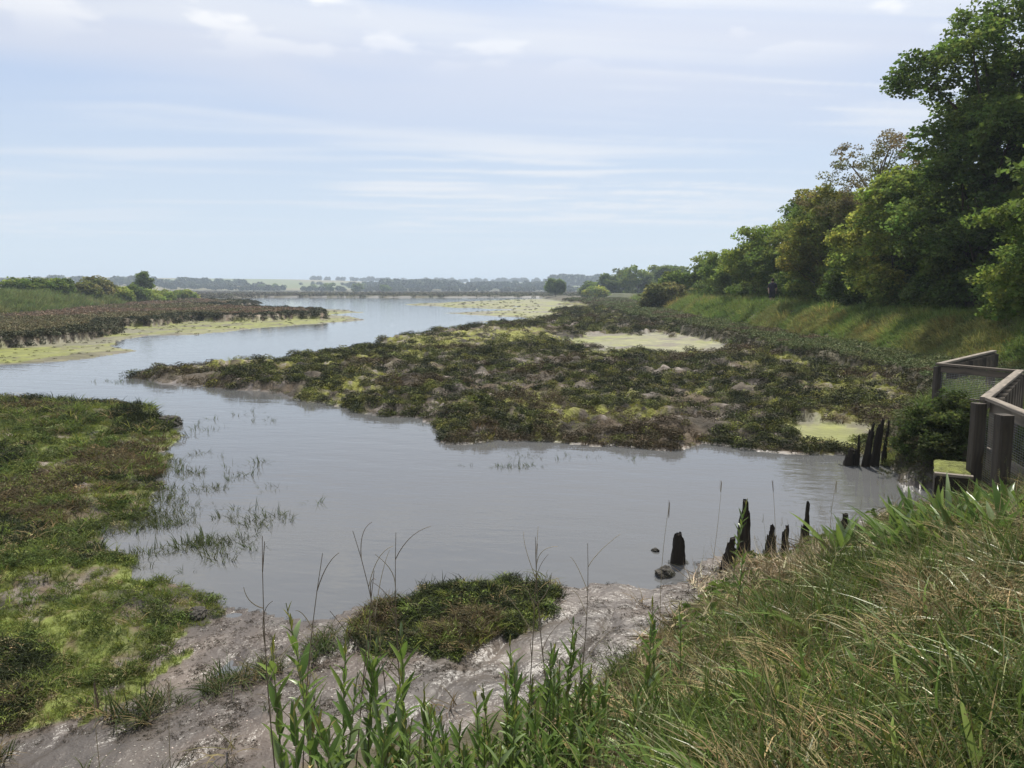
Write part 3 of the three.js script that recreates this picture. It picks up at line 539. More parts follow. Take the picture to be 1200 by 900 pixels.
const treeList = [
  ['broadleaf_tree', 'tallest dark broadleaf tree, rising highest above the sea wall behind the fence', { x: 24.18, z: -31.57, h: 17.89, r: 5.67, under: 1.2, lobes: 60, clumps: 11000, size: 0.27, colors: DARK, seed: 301, cone: true }],
  ['broadleaf_tree', 'dark broad tree with a ragged shoulder crown beside the tallest tree', { x: 19.80, z: -33.17, h: 12.27, r: 3.42, under: 0.6, lobes: 44, clumps: 8000, size: 0.26, colors: DARK, seed: 302 }],
  ['sapling', 'low spreading sapling with bright fresh leaves on the bank below the tallest tree', { x: 15.3, z: -22.0, h: 4.30, r: 1.75, under: 0.7, lobes: 20, clumps: 1500, size: 0.22, colors: MID, seed: 303, trunk: 0.06 }],
  ['bare_tree', 'thin-leaved olive-tan tree with bare twigs showing against the sky', { x: 21.61, z: -46.01, h: 10.1, r: 3.7, under: 3.2, lobes: 34, clumps: 1500, size: 0.2, colors: RUST, seed: 304, lobe: 0.26, bark: 1 }],
  ['broadleaf_tree', 'golden-green tree in front of the olive-tan thin-leaved tree', { x: 19.90, z: -48.69, h: 7.40, r: 2.68, under: 0.3, lobes: 34, clumps: 4200, size: 0.25, colors: GOLD, seed: 305 }],
  ['broadleaf_tree', 'light green tree leaning out beside the dark broad tree', { x: 19.05, z: -38.52, h: 7.40, r: 2.46, under: 0.2, lobes: 34, clumps: 4600, size: 0.25, colors: LIGHT, seed: 306 }],
  ['broadleaf_tree', 'rounded mid-green tree where the wood steps down towards the marsh', { x: 21.61, z: -63.13, h: 6.44, r: 3.42, under: 0.2, lobes: 34, clumps: 4200, size: 0.3, colors: MID.concat(GOLD), seed: 307 }],
  ['broadleaf_tree', 'dark green tree between the golden-green and the rounded mid-green tree', { x: 22.04, z: -56.18, h: 7.61, r: 2.78, under: 0.2, lobes: 32, clumps: 4200, size: 0.28, colors: DARK.concat(MID), seed: 308 }],
  ['broadleaf_tree', 'low green tree next to the end of the wood', { x: 23.11, z: -78.11, h: 5.06, r: 3.42, under: 0.1, lobes: 28, clumps: 3000, size: 0.34, colors: MID, seed: 309 }],
  ['broadleaf_tree', 'last small tree at the end of the wood on the sea wall', { x: 24.61, z: -94.16, h: 4.64, r: 3.42, under: 0.1, lobes: 26, clumps: 2400, size: 0.38, colors: DARK.concat(MID), seed: 310 }],
];
for (const [n, l, o] of treeList) makeTree(n, l, 'tree', { ...o, bark: o.bark ? M.paleBark : M.bark, group: WOOD });
// shaded trees of the wood's second row: they close the gaps between the trunks
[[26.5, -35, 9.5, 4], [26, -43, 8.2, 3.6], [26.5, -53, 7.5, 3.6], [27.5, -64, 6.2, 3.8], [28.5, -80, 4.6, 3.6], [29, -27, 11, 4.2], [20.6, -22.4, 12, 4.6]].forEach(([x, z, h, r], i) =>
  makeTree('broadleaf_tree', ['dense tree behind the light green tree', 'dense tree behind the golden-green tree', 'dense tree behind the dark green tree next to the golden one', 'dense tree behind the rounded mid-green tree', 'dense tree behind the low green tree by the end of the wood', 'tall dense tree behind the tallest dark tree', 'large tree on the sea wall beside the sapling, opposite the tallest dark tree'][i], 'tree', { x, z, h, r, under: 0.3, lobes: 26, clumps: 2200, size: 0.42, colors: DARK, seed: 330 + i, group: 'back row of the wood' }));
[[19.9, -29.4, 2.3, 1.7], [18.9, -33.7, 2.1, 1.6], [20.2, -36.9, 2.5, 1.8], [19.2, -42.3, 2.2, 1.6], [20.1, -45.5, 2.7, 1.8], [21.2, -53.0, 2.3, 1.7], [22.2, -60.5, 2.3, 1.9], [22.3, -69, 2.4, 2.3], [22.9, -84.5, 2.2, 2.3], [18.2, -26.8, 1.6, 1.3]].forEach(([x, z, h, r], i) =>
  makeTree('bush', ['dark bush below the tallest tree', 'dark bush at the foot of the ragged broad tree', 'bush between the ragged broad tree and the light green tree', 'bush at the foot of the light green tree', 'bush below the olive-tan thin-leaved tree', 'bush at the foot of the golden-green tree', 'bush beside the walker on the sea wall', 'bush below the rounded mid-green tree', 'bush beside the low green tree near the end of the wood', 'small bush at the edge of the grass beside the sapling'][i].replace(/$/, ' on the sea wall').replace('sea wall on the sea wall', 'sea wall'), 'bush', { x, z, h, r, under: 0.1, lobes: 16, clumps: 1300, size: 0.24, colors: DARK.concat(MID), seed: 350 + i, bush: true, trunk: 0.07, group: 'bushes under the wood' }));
// bramble thicket where the wall turns away
[[18.5, -92, 2.3, 2.6, OLIVE], [21.5, -96, 2.7, 3.0, DARK], [25, -101, 2.4, 2.8, OLIVE], [29, -106, 2.9, 3.4, MID]].forEach(([x, z, h, r, colors], i) =>
  makeTree('bramble_bush', ['olive bramble bush at the tip of the thicket on the marsh', 'dark green bramble bush in the middle of the thicket', 'yellowish olive bramble bush of the thicket beside the wood', 'green bramble bush closing the thicket against the wood'][i], 'bush', { x, z, h, r, under: 0, lobes: 20, clumps: 1300, size: 0.4, colors, seed: 370 + i, bush: true, trunk: 0.08, far: true, group: 'bramble thicket' }));
// trees standing free on the marsh and the pasture behind it
const free = [
  ['lone wind-shaped dark tree standing alone on the flat marsh', 14.7, -262, 5.6, 3.1, 1.2, DARK],
  ['small round bush-like tree on the pasture beside the lone tree', 26, -252, 4.0, 3.0, 0.2, MID],
  ['pale low tree on the pasture, next to the dark grove', 24, -215, 2.6, 2.4, 0.1, LIGHT],
  ['dark tree at the edge of the grove on the pasture', 32, -252, 5.4, 3.2, 0.2, DARK],
  ['broad dark domed tree in the grove on the pasture', 38, -262, 8.0, 4.2, 0.2, DARK],
  ['broad light green tree in front of the grove on the pasture', 40, -246, 8.2, 4.6, 0.1, MID],
  ['darker neighbour of the light green tree in the grove', 45, -250, 6.4, 4.0, 0.1, DARK],
  ['thin open-crowned tree between the grove and the thicket', 49, -262, 9.0, 3.4, 2.0, MID],
  ['flat-topped dark tree rising over the bramble thicket', 46, -230, 9.0, 2.8, 3.0, DARK],
  ['dark tree with a small round head over the bramble thicket', 50, -232, 8.4, 2.6, 2.5, DARK],
  ['low green tree filling the gap behind the thicket', 45, -205, 5.0, 3.6, 0.2, MID],
  ['green tree behind the thicket touching the wood', 44, -178, 6.0, 3.8, 0.2, MID],
];
free.forEach(([l, x, z, h, r, under, colors], i) => makeTree('pasture_tree', l, 'tree', { x, z, h, r, under, lobes: 20, clumps: 800, size: 0.62, colors, seed: 400 + i, far: true, group: 'free-standing trees on marsh and pasture' }));
// hedge on the wall across the creek
const hedge = [
  ['grey-green bush at the end of the hedge across the creek', -68, -96, 2.0, 2.2, OLIVE], ['long dark bush in the hedge across the creek', -64.5, -103, 2.3, 3.0, DARK], ['second half of the long dark hedge bush', -63, -106, 2.1, 2.6, DARK],
  ['yellow-green bush beside the long dark one across the creek', -64, -115, 2.1, 2.4, OLIVE], ['tall tangled bush with bare twigs across the creek', -67, -125, 3.4, 2.6, OLIVE], ['pale flowering bush next to the tangled one across the creek', -67, -131, 2.4, 2.6, LIGHT],
  ['dark rounded bush behind the pale flowering one', -70, -143, 3.0, 2.8, DARK], ['wide pale yellow bush beside the lone poplar-like tree', -70, -152, 2.5, 3.6, LIGHT], ['small yellow-green bush past the poplar-like tree', -78, -184, 2.6, 3.2, LIGHT],
];
hedge.forEach(([l, x, z, h, r, colors], i) => makeTree('hedge_bush', l, 'bush', { x, z, h: h * 0.72, r: r * 0.85, under: 0, lobes: 18, clumps: 900, size: 0.42, colors, seed: 430 + i, bush: true, trunk: 0.08, far: true, group: 'hedge across the creek' }));
makeTree('hedge_tree', 'slender dark tree standing above the hedge across the creek', 'tree', { x: -76, z: -160, h: 4.6, r: 1.7, under: 0.6, lobes: 18, clumps: 900, size: 0.4, colors: DARK, seed: 450, far: true, trunk: 0.12 });

// ------------------------------------------------------------------ far wood: one hazy mass, with single trees on the fields
{
  const r = rng(500), list = [];
  const span = (x0, x1, z, h0, h1, n, col) => { for (let k = 0; k < n; k++) { const t = r(), x = lerp(x0, x1, t), zz = z - 60 * r(), h = lerp(h0, h1, r()); const y = GH(x, zz); list.push([x, y + h * 0.42, zz, h * 0.62, r() * 6.28, vary(col, r, 0.25), 0, 0, 0.85 + 0.3 * r()]); } };
  const G1 = [0.055, 0.075, 0.032], G2 = [0.07, 0.085, 0.04];
  span(-520, -300, -820, 7, 12, 90, G1); span(-560, -260, -760, 6, 9, 60, G2); span(-330, -215, -700, 4, 7, 40, G2); span(-270, -200, -980, 4, 6, 14, G2);
  span(-205, -60, -900, 5, 9, 90, G1); span(-140, -60, -820, 8, 14, 70, G1); span(-60, 40, -860, 6, 11, 70, G1); span(-200, 60, -700, 4, 7, 90, G2); span(50, 140, -1000, 12, 19, 70, G1); span(20, 200, -760, 5, 8, 60, G2); span(-400, 300, -1500, 8, 12, 120, G2);
  const crown = mergeGeometries([0, 1, 2, 3, 4].map((k) => { const q = leafClump(520 + k, { n: 60, radius: 0.55, leaf: 0.34, aspect: 0.9, flat: 0.8 }); q.translate((k % 3 - 1) * 0.42, k > 2 ? 0.35 : 0, (k % 2) * 0.4 - 0.2); return q; }));
  scatter('far_wood', 'dense belt of broadleaf woodland along the far shore', 'woodland', crown, M.weed, list);
  const single = [[-246, -760, 5.5], [-236, -770, 5], [-205, -800, 5], [-196, -806, 4.6], [-160, -830, 6], [-150, -640, 6.5], [-120, -600, 6.5], [-100, -610, 5.5]];
  single.forEach(([x, z, h], i) => makeTree('field_tree', i < 2 ? 'round tree standing on the skyline of the far field' : i < 5 ? 'hedgerow tree on the crest of the far field' : 'dark tree on the low far shore below the field', 'tree', { x, z, h: h + 1, r: h * 0.55, under: 0.6, lobes: 10, clumps: 160, size: 1.1, colors: DARK, seed: 540 + i, far: true, group: i < 2 ? 'skyline trees of the far field' : i < 5 ? 'hedgerow trees of the far field' : 'dark trees of the far shore' }));
}

// ------------------------------------------------------------------ timber: fence, sluice beam, rotten posts
M.oldWood = new THREE.MeshStandardMaterial({ color: new THREE.Color().setRGB(0.135, 0.11, 0.085), map: woodGrain, roughness: 0.9, bumpMap: woodGrain, bumpScale: 0.004 });
M.darkWood = new THREE.MeshStandardMaterial({ color: new THREE.Color().setRGB(0.062, 0.050, 0.038), map: woodGrain, roughness: 0.9, bumpMap: woodGrain, bumpScale: 0.005 });
M.paleWood = new THREE.MeshStandardMaterial({ color: new THREE.Color().setRGB(0.23, 0.20, 0.165), map: woodGrain, roughness: 0.85, bumpMap: woodGrain, bumpScale: 0.004 });
M.blackWood = new THREE.MeshPhysicalMaterial({ specularIntensity: 0.25, color: new THREE.Color().setRGB(0.045, 0.038, 0.030), map: woodGrain, roughness: 0.75, bumpMap: woodGrain, bumpScale: 0.01 });
M.wire = new THREE.MeshStandardMaterial({ color: new THREE.Color().setRGB(0.22, 0.22, 0.21), roughness: 0.6, metalness: 0.6 });
M.moss = new THREE.MeshStandardMaterial({ color: new THREE.Color().setRGB(0.17, 0.19, 0.035), map: soilGrain, roughness: 1, bumpMap: mudBump, bumpScale: 0.03 });
function timber(a, b, w, h, seed) {                     // a worn beam from a to b: slightly uneven, chamfered
  const r = rng(seed), L = a.distanceTo(b), n = Math.max(2, Math.ceil(L / 0.3)), P = [], I = [], U = [], t = b.clone().sub(a).normalize(), side = V().crossVectors(t, Math.abs(t.y) > 0.9 ? V(1, 0, 0) : V(0, 1, 0)).normalize(), up = V().crossVectors(side, t), c = 0.12 * Math.min(w, h);
  const ring = [[-w / 2 + c, -h / 2], [w / 2 - c, -h / 2], [w / 2, -h / 2 + c], [w / 2, h / 2 - c], [w / 2 - c, h / 2], [-w / 2 + c, h / 2], [-w / 2, h / 2 - c], [-w / 2, -h / 2 + c]];
  for (let i = 0; i <= n; i++) {
    const p = a.clone().lerp(b, i / n), jx = (r() - 0.5) * 0.05 * w, jy = (r() - 0.5) * 0.05 * h;
    for (let k = 0; k <= 8; k++) { const [x, y] = ring[k % 8], e = 1 + (r() - 0.5) * 0.03; const q = p.clone().addScaledVector(side, x * e + jx).addScaledVector(up, y * e + jy); P.push(q.x, q.y, q.z); U.push(k / 8 * 2 * (w + h), i / n * L); }
    if (i) for (let k = 0; k < 8; k++) { const q = i * 9 + k, p0 = q - 9; I.push(p0, p0 + 1, q + 1, p0, q + 1, q); }
  }
  for (const [row, s] of [[0, 1], [n, -1]]) { const m = P.length / 3, p = row ? b : a; P.push(p.x, p.y, p.z); U.push(0.5, 0.5); for (let k = 0; k < 8; k++) { const q = row * 9 + k; s > 0 ? I.push(m, q + 1, q) : I.push(m, q, q + 1); } }
  const g = geoFrom(P, I, U).toNonIndexed(); g.computeVertexNormals(); return g;
}
{
  const f = thing('railing', 'zigzag weathered timber railing with wire netting over the sluice', 'railing', 5.6, 0, -9.1), o = V(5.6, 0, -9.1), q = (x, y, z) => V(x, y, z).sub(o), TOP = 1.68;
  const post = (x, z, h, w, m, s) => part(f, 'post', timber(q(x, 0.2, z), q(x, h, z), w, w, s), m);
  post(7.53, -13.5, TOP - 0.02, 0.12, M.darkWood, 1); post(8.18, -12.3, TOP - 0.02, 0.13, M.oldWood, 2); post(5.58, -9.08, TOP - 0.02, 0.135, M.darkWood, 3); post(5.26, -8.1, TOP + 0.0, 0.145, M.darkWood, 4); post(4.92, -6.6, TOP - 0.02, 0.15, M.darkWood, 5); post(10.35, -16.5, TOP - 0.02, 0.13, M.oldWood, 6);
  const rail = (a, b, y, w, h, m, s) => part(f, 'rail', timber(q(a[0], y, a[1]), q(b[0], y, b[1]), w, h, s), m);
  const P1 = [7.53, -13.5], C0 = [8.12, -12.3], P2 = [5.66, -9.1], A = [10.35, -16.45], D = [5.02, -6.6];
  const lift = (p, d, e) => [p[0] + d, p[1] + e];
  rail(P1, A, TOP + 0.02, 0.10, 0.04, M.paleWood, 11); rail(P1, lift(C0, 0.05, 0.05), TOP + 0.025, 0.095, 0.04, M.oldWood, 12); rail(lift(C0, 0.06, 0.0), P2, TOP + 0.03, 0.11, 0.04, M.paleWood, 13); rail(lift(P2, 0.02, 0.05), D, TOP + 0.035, 0.10, 0.04, M.paleWood, 14);
  rail(P1, C0, TOP - 0.06, 0.03, 0.10, M.oldWood, 15); rail(P1, C0, TOP - 0.56, 0.03, 0.10, M.oldWood, 16); rail(P1, A, TOP - 0.07, 0.04, 0.12, M.darkWood, 17);
  rail(lift(P2, 0.08, 0), lift(D, 0.06, 0), TOP - 0.07, 0.03, 0.12, M.paleWood, 18); rail(lift(P2, 0.08, 0), lift(D, 0.06, 0), TOP - 0.62, 0.03, 0.12, M.paleWood, 19);
  rail(C0, P2, TOP - 0.06, 0.04, 0.12, M.oldWood, 20);
  // upright boards closing the walk side
  for (let k = 0; k < 24; k++) { const t0 = (k + 0.06) / 24, p = [lerp(C0[0] + 0.07, P2[0] + 0.12, t0), lerp(C0[1], P2[1], t0)], m = [M.oldWood, M.darkWood, M.paleWood][k * 7 % 3]; part(f, 'board', timber(q(p[0], 0.75 + 0.03 * (k % 3), p[1]), q(p[0], TOP - 0.03, p[1]), 0.025, 0.125, 60 + k), m); }
  for (let k = 0; k < 10; k++) { const t0 = 0.18 + k * 0.085, p = [lerp(P1[0], A[0], t0), lerp(P1[1], A[1], t0)]; part(f, 'board', timber(q(p[0] + 0.05, TOP - 0.3, p[1]), q(p[0] + 0.05, TOP - 0.03, p[1]), 0.025, 0.2, 90 + k), k % 3 ? M.oldWood : M.darkWood); }
  const net = (a, b, y0, y1, n, v, r) => { const g = []; for (let k = 0; k <= n; k++) { const y = lerp(y0, y1, k / n); g.push(tube([q(a[0], y, a[1]), q(b[0], y, b[1])], r, r, 4)); } for (let k = 0; k <= v; k++) { const t = k / v, x = lerp(a[0], b[0], t), z = lerp(a[1], b[1], t); g.push(tube([q(x, y0, z), q(x, y1, z)], r * 0.7, r * 0.7, 4)); } part(f, 'wire_netting', mergeGeometries(g), M.wire).userData.kind = 'stuff'; };
  net(lift(P1, 0.03, 0.06), lift(C0, -0.03, -0.02), TOP - 0.54, TOP - 0.12, 14, 26, 0.0028); net(lift(P2, 0.04, 0), lift(D, 0.02, 0), TOP - 0.95, TOP - 0.12, 30, 40, 0.0028);
}
{ // mossy sluice beam
  const b = thing('sluice_beam', 'squared timber block with yellow-green moss on top in front of the railing post', 'beam', 5.44, 0.08, -9.3, -0.5);
  part(b, 'timber_block', timber(V(0.02, 0.48, 0.46), V(0, 0.5, -0.42), 0.40, 0.5, 131), M.blackWood);
  part(b, 'timber_block', timber(V(0.0, 0.05, 0.1), V(0, 0.05, -0.42), 0.44, 0.42, 132), M.blackWood);
  const P = [], I = [], n = 16;
  for (let j = 0; j <= n; j++) for (let i = 0; i <= n; i++) { const u = i / n, v = j / n, e = 0.02 * Math.min(u, 1 - u, v, 1 - v) * 8; P.push((u - 0.5) * 0.39 + 0.02 * (noise(v * 6, i) - 0.5), 0.735 + Math.min(0.025, e) + 0.018 * noise(u * 9, v * 14), 0.38 - v * 0.78); if (i < n && j < n) { const a = j * (n + 1) + i; I.push(a, a + 1, a + n + 2, a, a + n + 2, a + n + 1); } }
  const g = geoFrom(P, I); g.setAttribute('uv', new THREE.Float32BufferAttribute(P.flatMap((_, i) => i % 3 ? [] : [P[i] * 4, P[i + 2] * 4]), 2));
  part(b, 'moss', g, M.moss);
  part(b, 'worn_edge', timber(V(-0.19, 0.74, 0.44), V(0.21, 0.74, 0.44), 0.09, 0.03, 133), M.paleWood);
}
function rottenPost(label, x, z, h, w, seed, lean = [0, 0], group = 'rotten posts in the creek', spike = false, jag = 0.3) {
  const r = rng(seed), n = 16, rows = 12, P = [], I = [], U = [], y0 = GH(x, z) - 0.15, g = thing('rotten_post', label, 'post', x, y0, z, 0, group);
  const H = h + 0.15, wood = [], m = spike ? 6 : 7;
  for (let k = 0; k < m; k++) {
    const a = k / m * 6.283 + r(), d = k ? w * 0.27 : 0, bx = Math.cos(a) * d, bz = Math.sin(a) * d * 0.8, hh = H * (k === 1 ? 1 : spike ? 0.45 + 0.4 * r() : 1 - jag * (0.3 + r())), rr = w * (0.24 + 0.1 * r()), pts = [], n = 9;
    for (let i = 0; i <= n; i++) { const t = i / n, y = hh * t; pts.push(V(bx * (1 - 0.25 * t) + lean[0] * y + 0.09 * w * (noise(seed + k * 3.1, y * 16) - 0.5), y, bz * (1 - 0.25 * t) + lean[1] * y + 0.09 * w * (noise(seed + k * 5.7 + 9, y * 16) - 0.5))); }
    const g0 = tube(pts, rr, rr * (0.45 + 0.25 * r()), 7), p = g0.attributes.position;
    for (let i = 0; i < p.count; i++) { const row = Math.floor(i / 8), c = pts[row], q = 0.78 + 0.5 * noise(seed * 3 + k * 7 + (i % 8 % 7) * 1.9, p.getY(i) * 22); p.setXYZ(i, c.x + (p.getX(i) - c.x) * q, p.getY(i) + (row === n ? 0.10 * H * (noise(seed + k, (i % 8 % 7) * 2.3) - 0.6) : 0), c.z + (p.getZ(i) - c.z) * q); }
    const tip = pts[n], P = [...p.array, tip.x, tip.y - 0.02, tip.z], U = [...g0.attributes.uv.array, 0.5, hh], I = [...g0.index.array];
    for (let i = 0; i < 7; i++) I.push(p.count, n * 8 + i, n * 8 + i + 1);
    wood.push(geoFrom(P, I, U));
  }
  part(g, 'stump', mergeGeometries(wood), M.blackWood);
  // weed and mud caught at its foot
  const wl = []; for (let k = 0; k < 14; k++) { const a = r() * 6.28; const q = domes[k % 3].clone(); q.scale(0.035, 0.03, 0.035); q.translate(Math.cos(a) * w * 0.5, 0.15 + 0.04 * r(), Math.sin(a) * w * 0.45); wl.push(q); }
  const wm = part(g, 'clinging_weed', mergeGeometries(wl), M.wetWeed); wm.userData.kind = 'stuff';
}
M.wetWeed = new THREE.MeshStandardMaterial({ color: new THREE.Color().setRGB(0.045, 0.045, 0.022), roughness: 0.6, side: THREE.DoubleSide });
rottenPost('rounded black rotten post standing alone in the water with its reflection', 1.84, -8.2, 0.37, 0.17, 601, [0, 0], undefined, false, 0.1);
rottenPost('tallest rotten post with a thin spike, beside the straw heap', 2.6, -8.33, 0.66, 0.17, 602, [0, 0], undefined, true);
rottenPost('leaning dark rotten post at the edge of the grass, by the mud', 2.26, -7.85, 0.40, 0.19, 603, [0.12, 0]);
rottenPost('short blunt rotten post, first of a low pair behind the straw heap', 2.97, -8.5, 0.36, 0.15, 604);
rottenPost('short pointed rotten post, second of a low pair behind the straw heap', 3.12, -8.48, 0.34, 0.1, 605);
rottenPost('split rotten post with a narrow spike, past the low pair', 3.45, -8.75, 0.56, 0.14, 606, [0, 0], undefined, true);
rottenPost('squat rotten stump among the tall seeding grass', 3.95, -8.85, 0.3, 0.16, 607);
const CLUSTER = 'rotten posts by the dark shrub';
rottenPost('low broad rotten post, outermost of the cluster by the dark shrub', 5.80, -13.0, 0.34, 0.26, 608, [0.1, 0], CLUSTER);
rottenPost('thin spiked rotten post in the cluster by the dark shrub', 5.92, -12.95, 0.58, 0.11, 609, [0.02, 0], CLUSTER, true);
rottenPost('tall leaning rotten post in the cluster by the dark shrub', 6.03, -12.9, 0.80, 0.14, 610, [0.13, 0], CLUSTER);
rottenPost('tall straight rotten post closest to the dark shrub', 6.22, -12.95, 0.84, 0.15, 611, [0.10, 0], CLUSTER);
rottenPost('thin rotten post half hidden by the dark shrub', 6.40, -13.0, 0.82, 0.09, 612, [0.06, 0], CLUSTER, true);
{ // clods washed out of the bank
  const clod = (label, x, z, s, seed) => {
    const geo = new THREE.IcosahedronGeometry(s, 8), p = geo.attributes.position;
    for (let i = 0; i < p.count; i++) { const v = V().fromBufferAttribute(p, i), k = 0.45 + 0.5 * fbm(v.x / s * 1.6 + seed * 7, v.y / s * 1.6 + v.z / s * 1.4, 3) + 0.45 * Math.abs(noise(v.x / s * 3.3 + seed, v.z / s * 3.3 + v.y / s * 2) - 0.5); p.setXYZ(i, v.x * k * 1.35, v.y * k * 0.8, v.z * k * 1.1); }
    geo.computeVertexNormals();
    const y = Math.max(0, GH(x, z)) + s * 0.12, g = thing('mud_clod', label, 'mud clod', x, y, z, seed, 'mud clods at the water'), r = rng(900 + seed), wl = [];
    part(g, 'mud_lump', geo, M.clod);
    for (let k = 0; k < 46; k++) { const a = r() * 6.28, c = r(), q = domes[k % 3].clone(), e = s * (0.16 + 0.14 * r()); q.scale(e, e * 0.9, e); q.rotateX((r() - 0.5)); q.translate(Math.cos(a) * s * 0.95 * Math.sqrt(1 - c * c), s * 0.42 * c - 0.02 * s, Math.sin(a) * s * 0.8 * Math.sqrt(1 - c * c)); wl.push(q); }
    part(g, 'clinging_weed', mergeGeometries(wl), M.wetWeed).userData.kind = 'stuff';
  };
  M.clod = new THREE.MeshStandardMaterial({ color: new THREE.Color().setRGB(0.05, 0.043, 0.033), roughness: 0.95, bumpMap: mudBump, bumpScale: 0.03 });
  clod('dark weedy mud clod in front of the lone rotten post', 1.62, -7.85, 0.11, 1); clod('small dark clod in the water beside the lone rotten post', 1.66, -8.6, 0.045, 2);
  clod('dark overhanging mud clod at the corner of the algae flat', -7.7, -17.0, 0.3, 3); clod('mud clod on the edge of the green algae beside bare mud', -2.9, -6.75, 0.1, 5); clod('small black clod on the island ridge near the channel', -9.4, -27.6, 0.2, 7); clod('black stump-like clod on the crest of the mud island', -7.9, -28.5, 0.17, 8);
}
{ // shrub
  makeTree('shrub', 'dense dark round shrub overhanging the water beside the rotten posts', 'shrub', { x: 6.9, z: -12.15, y: 0.12, h: 1.15, r: 0.62, under: 0.0, lobes: 26, clumps: 2600, size: 0.075, colors: [[0.05, 0.065, 0.02], [0.06, 0.08, 0.025], [0.075, 0.1, 0.03]], seed: 620, bush: true, trunk: 0.03, lobe: 0.4 });
}

// ------------------------------------------------------------------ leafy plants, strap-leaved plants, dry stalks
function leafBlade(L, w, bend, segs = 6) {
  const P = [], I = [];
  for (let i = 0; i <= segs; i++) {
    const t = i / segs, ww = w * 0.5 * Math.pow(Math.sin(Math.PI * Math.pow(0.06 + 0.94 * t, 0.75)), 0.8) * (t < 1 ? 1 : 0) + 0.0005, z = L * t * (1 - 0.25 * bend * t), y = -L * bend * 0.6 * t * t;
    P.push(-ww, y + ww * 0.45, z, 0, y, z, ww, y + ww * 0.45, z);
    if (i) { const q = i * 3, p = q - 3; I.push(p, q, q + 1, p, q + 1, p + 1, p + 1, q + 1, q + 2, p + 1, q + 2, p + 2); }
  }
  return geoFrom(P, I);
}
const lanceLeaf = [leafBlade(0.15, 0.032, 0.25), leafBlade(0.12, 0.026, 0.5), leafBlade(0.17, 0.030, 0.1), leafBlade(0.07, 0.016, 0.05)];
const strapLeaf = [leafBlade(0.42, 0.05, 0.35, 8), leafBlade(0.5, 0.04, 0.6, 8), leafBlade(0.34, 0.06, 0.2, 8)];
const leafColors = [[0.12, 0.19, 0.035], [0.085, 0.145, 0.03], [0.16, 0.225, 0.045], [0.21, 0.21, 0.05]].map((c) => new THREE.MeshPhysicalMaterial({ color: new THREE.Color().setRGB(...c), roughness: 0.9, transmission: 0.42, thickness: 0, side: THREE.DoubleSide, specularIntensity: 0.25 }));
const glossLeaf = new THREE.MeshPhysicalMaterial({ color: new THREE.Color().setRGB(0.12, 0.165, 0.05), roughness: 0.36, side: THREE.DoubleSide });
const strawLeaf = new THREE.MeshPhysicalMaterial({ color: new THREE.Color().setRGB(0.30, 0.24, 0.10), roughness: 0.9, side: THREE.DoubleSide, specularIntensity: 0.2 });
const stemMat = new THREE.MeshStandardMaterial({ color: new THREE.Color().setRGB(0.13, 0.14, 0.05), roughness: 0.7 });
const strawMat = new THREE.MeshStandardMaterial({ color: new THREE.Color().setRGB(0.30, 0.24, 0.15), roughness: 0.8 });
const darkStraw = new THREE.MeshStandardMaterial({ color: new THREE.Color().setRGB(0.13, 0.095, 0.06), roughness: 0.85 });
const budMat = leafColors[3];
function leafyPlant(x, z, topY, seed, label, group) {
  const r = rng(seed), y0 = GH(x, z), h = Math.max(0.25, topY - y0), g = thing('leafy_plant', label, 'plant', x, y0 - 0.02, z, r() * 6.28, group);
  const tip = V((r() - 0.5) * 0.34 * h, h, (r() - 0.5) * 0.3 * h), pts = curve(V(0, 0, 0), tip, 0.1 * h, r, 7);
  part(g, 'stem', tube(pts, 0.0055, 0.002, 5), stemMat);
  const n = Math.round(12 + h * 15);
  for (let k = 0; k < n; k++) {
    const t = 0.18 + 0.8 * (k + 0.4 * r()) / n, p = pts[Math.min(7, Math.floor(t * 7))].clone().lerp(pts[Math.min(7, Math.floor(t * 7) + 1)], t * 7 % 1), small = t > 0.86;
    const m = part(g, 'leaf', small ? lanceLeaf[3] : lanceLeaf[Math.floor(r() * 3)], r() < 0.22 ? glossLeaf : r() < 0.09 && t < 0.5 ? strawLeaf : small ? budMat : leafColors[Math.floor(r() * 3)]);
    m.position.copy(p); m.rotation.order = 'YXZ'; m.rotation.set(-(0.75 + 0.5 * r() + (small ? 0.25 : 0)), k * 2.4 + r(), (r() - 0.5) * 0.5); m.scale.setScalar((1.12 - 0.35 * t) * (0.75 + 0.5 * r()) * (x > -0.45 ? 0.74 : 1));
  }
}
const leafySpots = [[-0.92, -3.0, 1.63], [-0.79, -3.1, 1.7], [-0.82, -2.9, 1.53], [-0.74, -3.2, 1.51], [-0.67, -3.3, 1.49], [-0.56, -3.3, 1.47], [-0.53, -3.5, 1.49], [-0.58, -3.1, 1.37], [-0.75, -2.8, 1.5], [-0.81, -2.7, 1.45], [-0.66, -2.9, 1.37], [-0.41, -3.2, 1.32], [-0.29, -3.1, 1.28], [-0.42, -2.9, 1.3], [-0.22, -3.1, 1.22], [-0.16, -3.4, 1.18], [-0.04, -3.5, 1.17], [0.04, -3.6, 1.22], [0.12, -3.7, 1.27], [0.19, -3.6, 1.2], [0.24, -3.8, 1.29], [0.0, -3.2, 1.16], [0.12, -3.3, 1.15], [0.27, -3.5, 1.12], [0.4, -3.8, 1.15], [0.42, -3.6, 1.07], [0.3, -3.2, 1.12], [-0.09, -3.0, 1.18], [0.15, -3.1, 1.1], [0.46, -3.4, 1.05], [0.8, -4.3, 1.12], [0.89, -4.4, 1.15], [-0.56, -2.8, 1.32], [-0.67, -2.7, 1.35], [-0.29, -2.9, 1.23], [0.63, -3.8, 0.96], [1.16, -5.0, 0.93], [2.18, -7.3, 1.02], [2.0, -6.5, 0.78], [1.94, -5.5, 0.79]];
